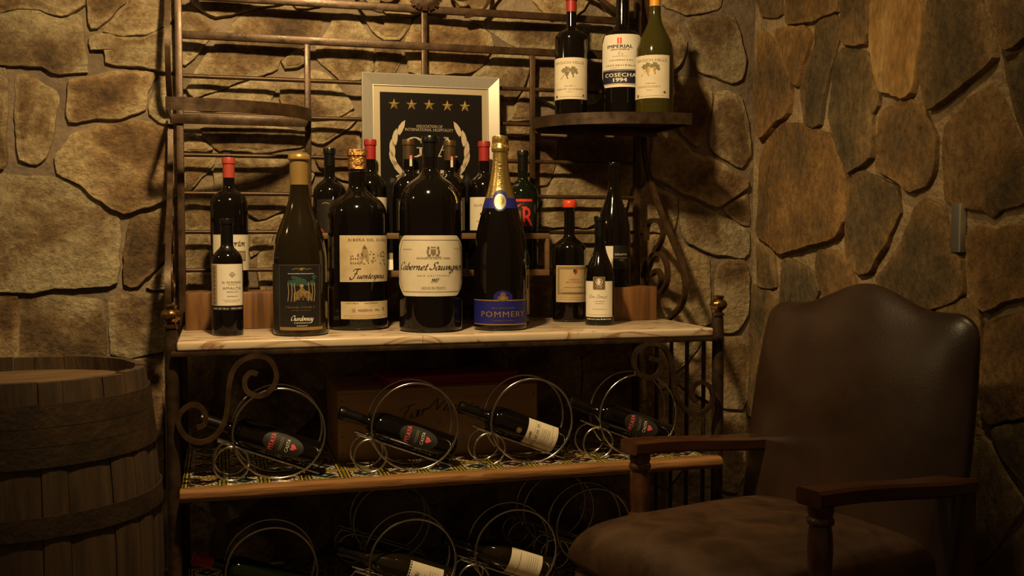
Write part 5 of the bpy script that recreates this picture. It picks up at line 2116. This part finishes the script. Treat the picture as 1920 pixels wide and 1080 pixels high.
lying(k3, 'bottle with large cream label lying on the bottom shelf by the chair', 'burgundy', 'glass_amber', 'black_foil', plainl, turn=-0.1)

# ------------------------------------------------------------------ wooden crate and red box
CV = 2.782
cl_, cr_ = at_v(633, 740, CV), at_v(1007, 725, CV)
CX0, CX1 = cl_.x, cr_.x
CZ1 = S1 + 0.0004 + 0.182
crate = empty('wine_crate', ((CX0 + CX1) / 2, CV, S1))
tag(crate, 'pale pine wine crate with brown script lettering on the tiled shelf', 'crate')
def cpart(name, lo, hi, m='crate', parent=None):
    o_ = obj(name, boxm(lo, hi, 0.001), M[m], parent or crate)
    if parent is None:
        o_.location = -crate.location
    return o_
Z0 = S1 + 0.0004
fb = cpart('front_board', (CX0, CV, Z0), (CX1, CV + 0.010, CZ1))
cpart('back_board', (CX0, CV + 0.280, Z0), (CX1, CV + 0.290, CZ1))
for uu in (CX0, CX1 - 0.014):
    cpart('end_board', (uu, CV + 0.0101, Z0), (uu + 0.014, CV + 0.2799, CZ1))
cpart('lid', (CX0, CV + 0.0003, CZ1), (CX1, CV + 0.290, CZ1 + 0.008))
q = Print(None, 0.0)
s_ = place_v(820, CV)[2] / F
def cpx(x, y):
    w_ = at_v(x, y, CV)
    return w_.x, w_.z
x0, z0 = cpx(820, 783)
q.text('Far', cpx(773, 783)[0], cpx(773, 783)[1], 0.0165, 'ink_brown', width=0.080, script=True, wide=0.10, rot=0.18)
q.text('Niente', cpx(848, 770)[0], cpx(848, 770)[1], 0.0165, 'ink_brown', width=0.140, script=True, wide=0.10, rot=-0.10)
xx, zz = cpx(825, 800)
q.ring(xx, zz, 0.010, 0.016, 0.002, 'ink_faint')
q.ring(xx, zz - 0.028, 0.013, 0.018, 0.002, 'ink_faint')
q.disc(xx, zz + 0.018, 0.004, 0.006, 'ink_faint')
for k in range(3):
    q.line([(xx - 0.012, zz - 0.02 - k * 0.008), (xx + 0.012, zz - 0.022 - k * 0.008)], 0.002, 'ink_faint')
ex, ez = cpx(868, 835)
q.frame(ex - 0.024, ex + 0.020, ez - 0.004, ez + 0.052, 0.0015, 'ink_faint')
q.disc(ex - 0.002, ez + 0.022, 0.010, 0.013, 'ink_faint')
q.text('CHARDONNAY', cpx(835, 856)[0], cpx(835, 856)[1], 0.0068, 'ink_brown', width=0.145)
for xn, yn in ((641, 753), (642, 820), (642, 852), (1000, 738), (1000, 842)):
    a_, c_ = cpx(xn, yn)
    q.disc(a_, c_, 0.0022, 0.0022, 'ink')
pm = obj('crate_print', q.mesh('crate_print'), None, fb)
pm.location = (0, CV - 0.0004, 0)
rbx = empty('flat_box', (0.62, CV + 0.12, CZ1 + 0.008), math.radians(7))
tag(rbx, 'flat dark red box lying on top of the wooden crate', 'box')
obj('box_base', boxm((-0.19, -0.08, 0.0), (0.19, 0.08, 0.014), 0.001), M['red_box'], rbx)
obj('box_lid', boxm((-0.192, -0.082, 0.0141), (0.192, 0.082, 0.028), 0.0015), M['red_box'], rbx)

# ------------------------------------------------------------------ barrel
BC = Vector((-0.425, 2.475, 0.0))
BH = 0.888
def br(z):
    return 0.262 + 0.034 * math.sin(PI * min(max(z / BH, 0), 1))
barrel = empty('oak_barrel', BC)
tag(barrel, 'old oak barrel with rusty iron hoops beside the rack', 'barrel')
NS = 24
ang0 = 0.0
edges_ = [2 * PI * (i + (0.18 * math.sin(i * 2.3))) / NS for i in range(NS)] + [2 * PI]
for i in range(NS):
    a0, a1 = edges_[i] + 0.003, edges_[i + 1] - 0.003
    if i + 1 == NS:
        a1 = 2 * PI + edges_[0] - 0.003
    bm = bmesh.new()
    rows = []
    dr = rnd.uniform(-0.002, 0.002)
    top = BH + rnd.uniform(-0.002, 0.0015)
    nz, na = 12, 3
    for j in range(nz + 1):
        z = top * j / nz
        row = []
        for k in range(na + 1):
            a_ = a0 + (a1 - a0) * k / na
            r = br(z) + dr - (0.002 if k in (0, na) else 0)
            row.append(bm.verts.new((r * math.sin(a_), -r * math.cos(a_), z)))
        for k in range(na, -1, -1):
            a_ = a0 + (a1 - a0) * k / na
            r = br(z) - 0.022
            row.append(bm.verts.new((r * math.sin(a_), -r * math.cos(a_), z)))
        rows.append(row)
    L_ = len(rows[0])
    for r0, r1 in zip(rows, rows[1:]):
        for k in range(L_):
            bm.faces.new((r0[k], r0[(k + 1) % L_], r1[(k + 1) % L_], r1[k]))
    bm.faces.new(list(reversed(rows[0])))
    bm.faces.new(rows[-1])
    bmesh.ops.recalc_face_normals(bm, faces=bm.faces)
    obj('stave', smooth(bm, 30), M['barrel'], barrel)
for z0_, z1_, m in ((0.800, 0.846, 'hoop'), (0.763, 0.799, 'hoop'), (0.722, 0.762, 'hoop'), (0.583, 0.626, 'hoop'), (0.262, 0.305, 'hoop'), (0.126, 0.166, 'hoop'), (0.042, 0.088, 'hoop')):
    bm = bmesh.new()
    g = 0.0045
    up = z1_ if z1_ > BH / 2 else z0_
    lathe(bm, [(br(z0_) + 0.001, z0_), (br(z0_) + g, z0_), (br(z1_) + g, z1_), (br(z1_) + 0.001, z1_)], 64, cap=False)
    obj('hoop', smooth(bm, 20), M[m], barrel)
HZ = BH - 0.030
rh = br(HZ) - 0.021
ys = [-rh, -0.165, -0.062, 0.035, 0.135, rh]
for i in range(5):
    y0_, y1_ = ys[i] + 0.0008, ys[i + 1] - 0.0008
    n = 14
    pts_t, pts_b = [], []
    for k in range(n + 1):
        yy = y0_ + (y1_ - y0_) * k / n
        xx = math.sqrt(max(rh * rh - yy * yy, 1e-6))
        pts_t.append((xx, yy))
        pts_b.append((-xx, yy))
    out_ = pts_t + list(reversed(pts_b))
    bm = bmesh.new()
    dz = rnd.uniform(-0.002, 0.001)
    t_ = [bm.verts.new((x_, y_, HZ + dz)) for x_, y_ in out_]
    b_ = [bm.verts.new((x_, y_, HZ - 0.02)) for x_, y_ in out_]
    bm.faces.new(t_)
    for k in range(len(t_)):
        j = (k + 1) % len(t_)
        bm.faces.new((t_[k], b_[k], b_[j], t_[j]))
    bmesh.ops.recalc_face_normals(bm, faces=bm.faces)
    o_ = obj('head_board', bm, M['barrel_head'], barrel)
    o_.rotation_euler = (0, 0, 0.35)

# ------------------------------------------------------------------ leather armchair
CF = Vector((-0.965, -0.265, 0)).normalized()
CM = Vector((1.017, 2.0035, 0))
theta = math.atan2(-CF.x, CF.y)
chair = empty('leather_armchair', CM, theta)
tag(chair, 'brown leather armchair with camel back and dark wooden arms', 'armchair')
# local frame: x along the back, y forward, origin below the front ends of the arms


def pillow(fn, nu=36, nv=36):
    bm = bmesh.new()
    fr = [[bm.verts.new(fn(-1 + 2 * i / nu, j / nv, 1)) for i in range(nu + 1)] for j in range(nv + 1)]
    bk = [[None] * (nu + 1) for _ in range(nv + 1)]
    for j in range(nv + 1):
        for i in range(nu + 1):
            if i in (0, nu) or j in (0, nv):
                bk[j][i] = fr[j][i]
            else:
                bk[j][i] = bm.verts.new(fn(-1 + 2 * i / nu, j / nv, -1))
    for g, fl_ in ((fr, False), (bk, True)):
        for j in range(nv):
            for i in range(nu):
                f = [g[j][i], g[j][i + 1], g[j + 1][i + 1], g[j + 1][i]]
                if fl_:
                    f.reverse()
                bm.faces.new(f)
    bmesh.ops.recalc_face_normals(bm, faces=bm.faces)
    for f in bm.faces:
        f.smooth = True
    return bm


BACK_Y = -0.385


def back_fn(s, t, side):
    a_ = abs(s)
    sq = 1 - (1 - a_) ** 1.5
    zt = 1.010 + 0.056 * (0.5 + 0.5 * math.cos(PI * min(sq / 0.68, 1.0)))
    if sq > 0.80:
        k = (sq - 0.80) / 0.20
        zt -= 0.058 * (1 - math.sqrt(max(0, 1 - k * k)))
    z0 = 0.42
    tt = 1 - (1 - t) ** 1.35
    z = z0 + (zt - z0) * tt
    # ease s towards the edges so the rim is well sampled
    se = math.copysign(1 - (1 - a_) ** 1.5, s)
    hw = 0.312 + 0.010 * math.sin(PI * tt)
    x = se * hw + 0.030
    e1 = max(0.0, 1 - abs(se) ** 5) ** 0.5
    e2 = max(0.0, 1 - tt ** 7) ** 0.5
    th = e1 * e2
    y = BACK_Y - (z - 0.55) * 0.15 - 0.045
    y += side * 0.048 * th
    if side > 0:
        y += 0.016 * (1 - se * se) * math.sin(PI * tt) 
    return (x, y, z)


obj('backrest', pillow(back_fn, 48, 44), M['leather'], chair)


def seat_fn(s, t, side):
    a_ = abs(s)
    se = math.copysign(1 - (1 - a_) ** 1.5, s)
    te = t * 2 - 1
    te = math.copysign(1 - (1 - abs(te)) ** 1.5, te)
    y = -0.10 + te * 0.315
    hw = 0.272 - 0.012 * (1 - t)
    x = se * hw
    y += -0.018 * (se * se) * (1 if te > 0 else 0)
    e = (max(0, 1 - abs(se) ** 9) ** 0.40) * (max(0, 1 - abs(te) ** 9) ** 0.40)
    if side > 0:
        z = 0.455 + 0.085 * e + 0.018 * (1 - se * se) * (1 - te * te)
    else:
        z = 0.455 - 0.035 * e
    z += noise.noise(Vector((x * 9, y * 9, 2))) * 0.003 * e
    return (x, y, z)


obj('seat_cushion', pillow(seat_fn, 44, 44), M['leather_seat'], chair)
obj('seat_frame', boxm((-0.262, -0.40, 0.35), (0.262, 0.185, 0.425), 0.006), M['chair_wood'], chair)
for x in (-0.235, 0.235):
    bm = bmesh.new()
    lathe(bm, [(0.018, 0.0), (0.020, 0.02), (0.024, 0.05), (0.020, 0.10), (0.026, 0.20), (0.030, 0.30), (0.030, 0.3501)], 20)
    bmesh.ops.translate(bm, verts=bm.verts, vec=(x, 0.150, 0))
    obj('leg', smooth(bm, 60), M['chair_wood'], chair)
    obj('leg', boxm((x - 0.022, -0.385, 0.0), (x + 0.022, -0.335, 0.3501), 0.004), M['chair_wood'], chair)
for s in (-1, 1):
    x = s * 0.279
    # arm: a flat shaped bar that widens to a blunt front
    bm = bmesh.new()
    rows = []
    for k in range(13):
        t = k / 12
        y = 0.018 - 0.478 * t
        hw = 0.034 - 0.010 * math.sin(PI * min(t * 1.25, 1)) + (0.0 if t < .9 else -.004)
        if k == 0:
            hw *= 0.93
        zc = 0.672 + 0.010 * math.cos(t * PI) - 0.012 * t
        th = 0.0165
        bv = 0.006
        rows.append([bm.verts.new((x + a_, y, zc + c_)) for a_, c_ in ((-hw, -th + bv), (-hw + bv, -th), (hw - bv, -th), (hw, -th + bv), (hw, th - bv), (hw - bv, th), (-hw + bv, th), (-hw, th - bv))])
    for r0, r1 in zip(rows, rows[1:]):
        for j in range(8):
            bm.faces.new((r0[j], r0[(j + 1) % 8], r1[(j + 1) % 8], r1[j]))
    bm.faces.new(rows[0])
    bm.faces.new(list(reversed(rows[-1])))
    bmesh.ops.recalc_face_normals(bm, faces=bm.faces)
    obj('arm', smooth(bm, 35), M['chair_wood'], chair)
    # turned front support
    bm = bmesh.new()
    z0, z1 = 0.425, 0.6635
    prof = [(0.016, 0.0), (0.026, 0.03), (0.0275, 0.055), (0.024, 0.068), (0.0275, 0.076), (0.029, 0.084), (0.0275, 0.092), (0.022, 0.097), (0.021, 0.102), (0.0235, 0.125), (0.0245, 0.155), (0.0230, 0.185), (0.0205, 0.199), (0.0255, 0.203), (0.0265, 0.208), (0.0255, 0.213), (0.022, 0.217), (0.025, 0.224), (0.026, 0.2385)]
    lathe(bm, prof, 28)
    bmesh.ops.translate(bm, verts=bm.verts, vec=(x, -0.016, z0))
    obj('arm_support', smooth(bm, 50), M['chair_wood'], chair)
    obj('back_post', boxm((x - 0.016 - 0.014 * s, -0.495, 0.30), (x + 0.016 - 0.014 * s, -0.41, 0.6425), 0.004), M['chair_wood'], chair)

# ------------------------------------------------------------------ box on the side wall
d0, d1 = at_u(1783, 383, UW - 0.019), at_u(1800, 474, UW - 0.019)
dv0, dv1 = d1.y, d0.y
box_ = empty('wall_device', (UW - 0.03, (dv0 + dv1) / 2, d1.z))
tag(box_, 'small grey metal box mounted on the side stone wall', 'wall box')
o_ = obj('housing', boxm((UW - 0.019, dv0 + 0.006, d1.z), (UW - 0.002, dv1, d0.z), 0.003), M['grey_device'], box_)
o_.location = -box_.location
o_ = obj('edge_plate', boxm((UW - 0.020, dv0, d1.z + 0.001), (UW - 0.002, dv0 + 0.0059, d0.z + 0.001), 0.0015), M['pale_device'], box_)
o_.location = -box_.location
bm = bmesh.new()
lathe(bm, [(0.0025, 0), (0.0025, 0.001), (0.0, 0.0015)], 10)
bmesh.ops.rotate(bm, verts=bm.verts, cent=(0, 0, 0), matrix=Matrix.Rotation(-PI / 2, 3, 'Y'))
bmesh.ops.translate(bm, verts=bm.verts, vec=(UW - 0.019, (dv0 + dv1) / 2 + 0.008, d1.z + 0.014))
o_ = obj('screw', bm, M['steel'], box_)
o_.location = -box_.location
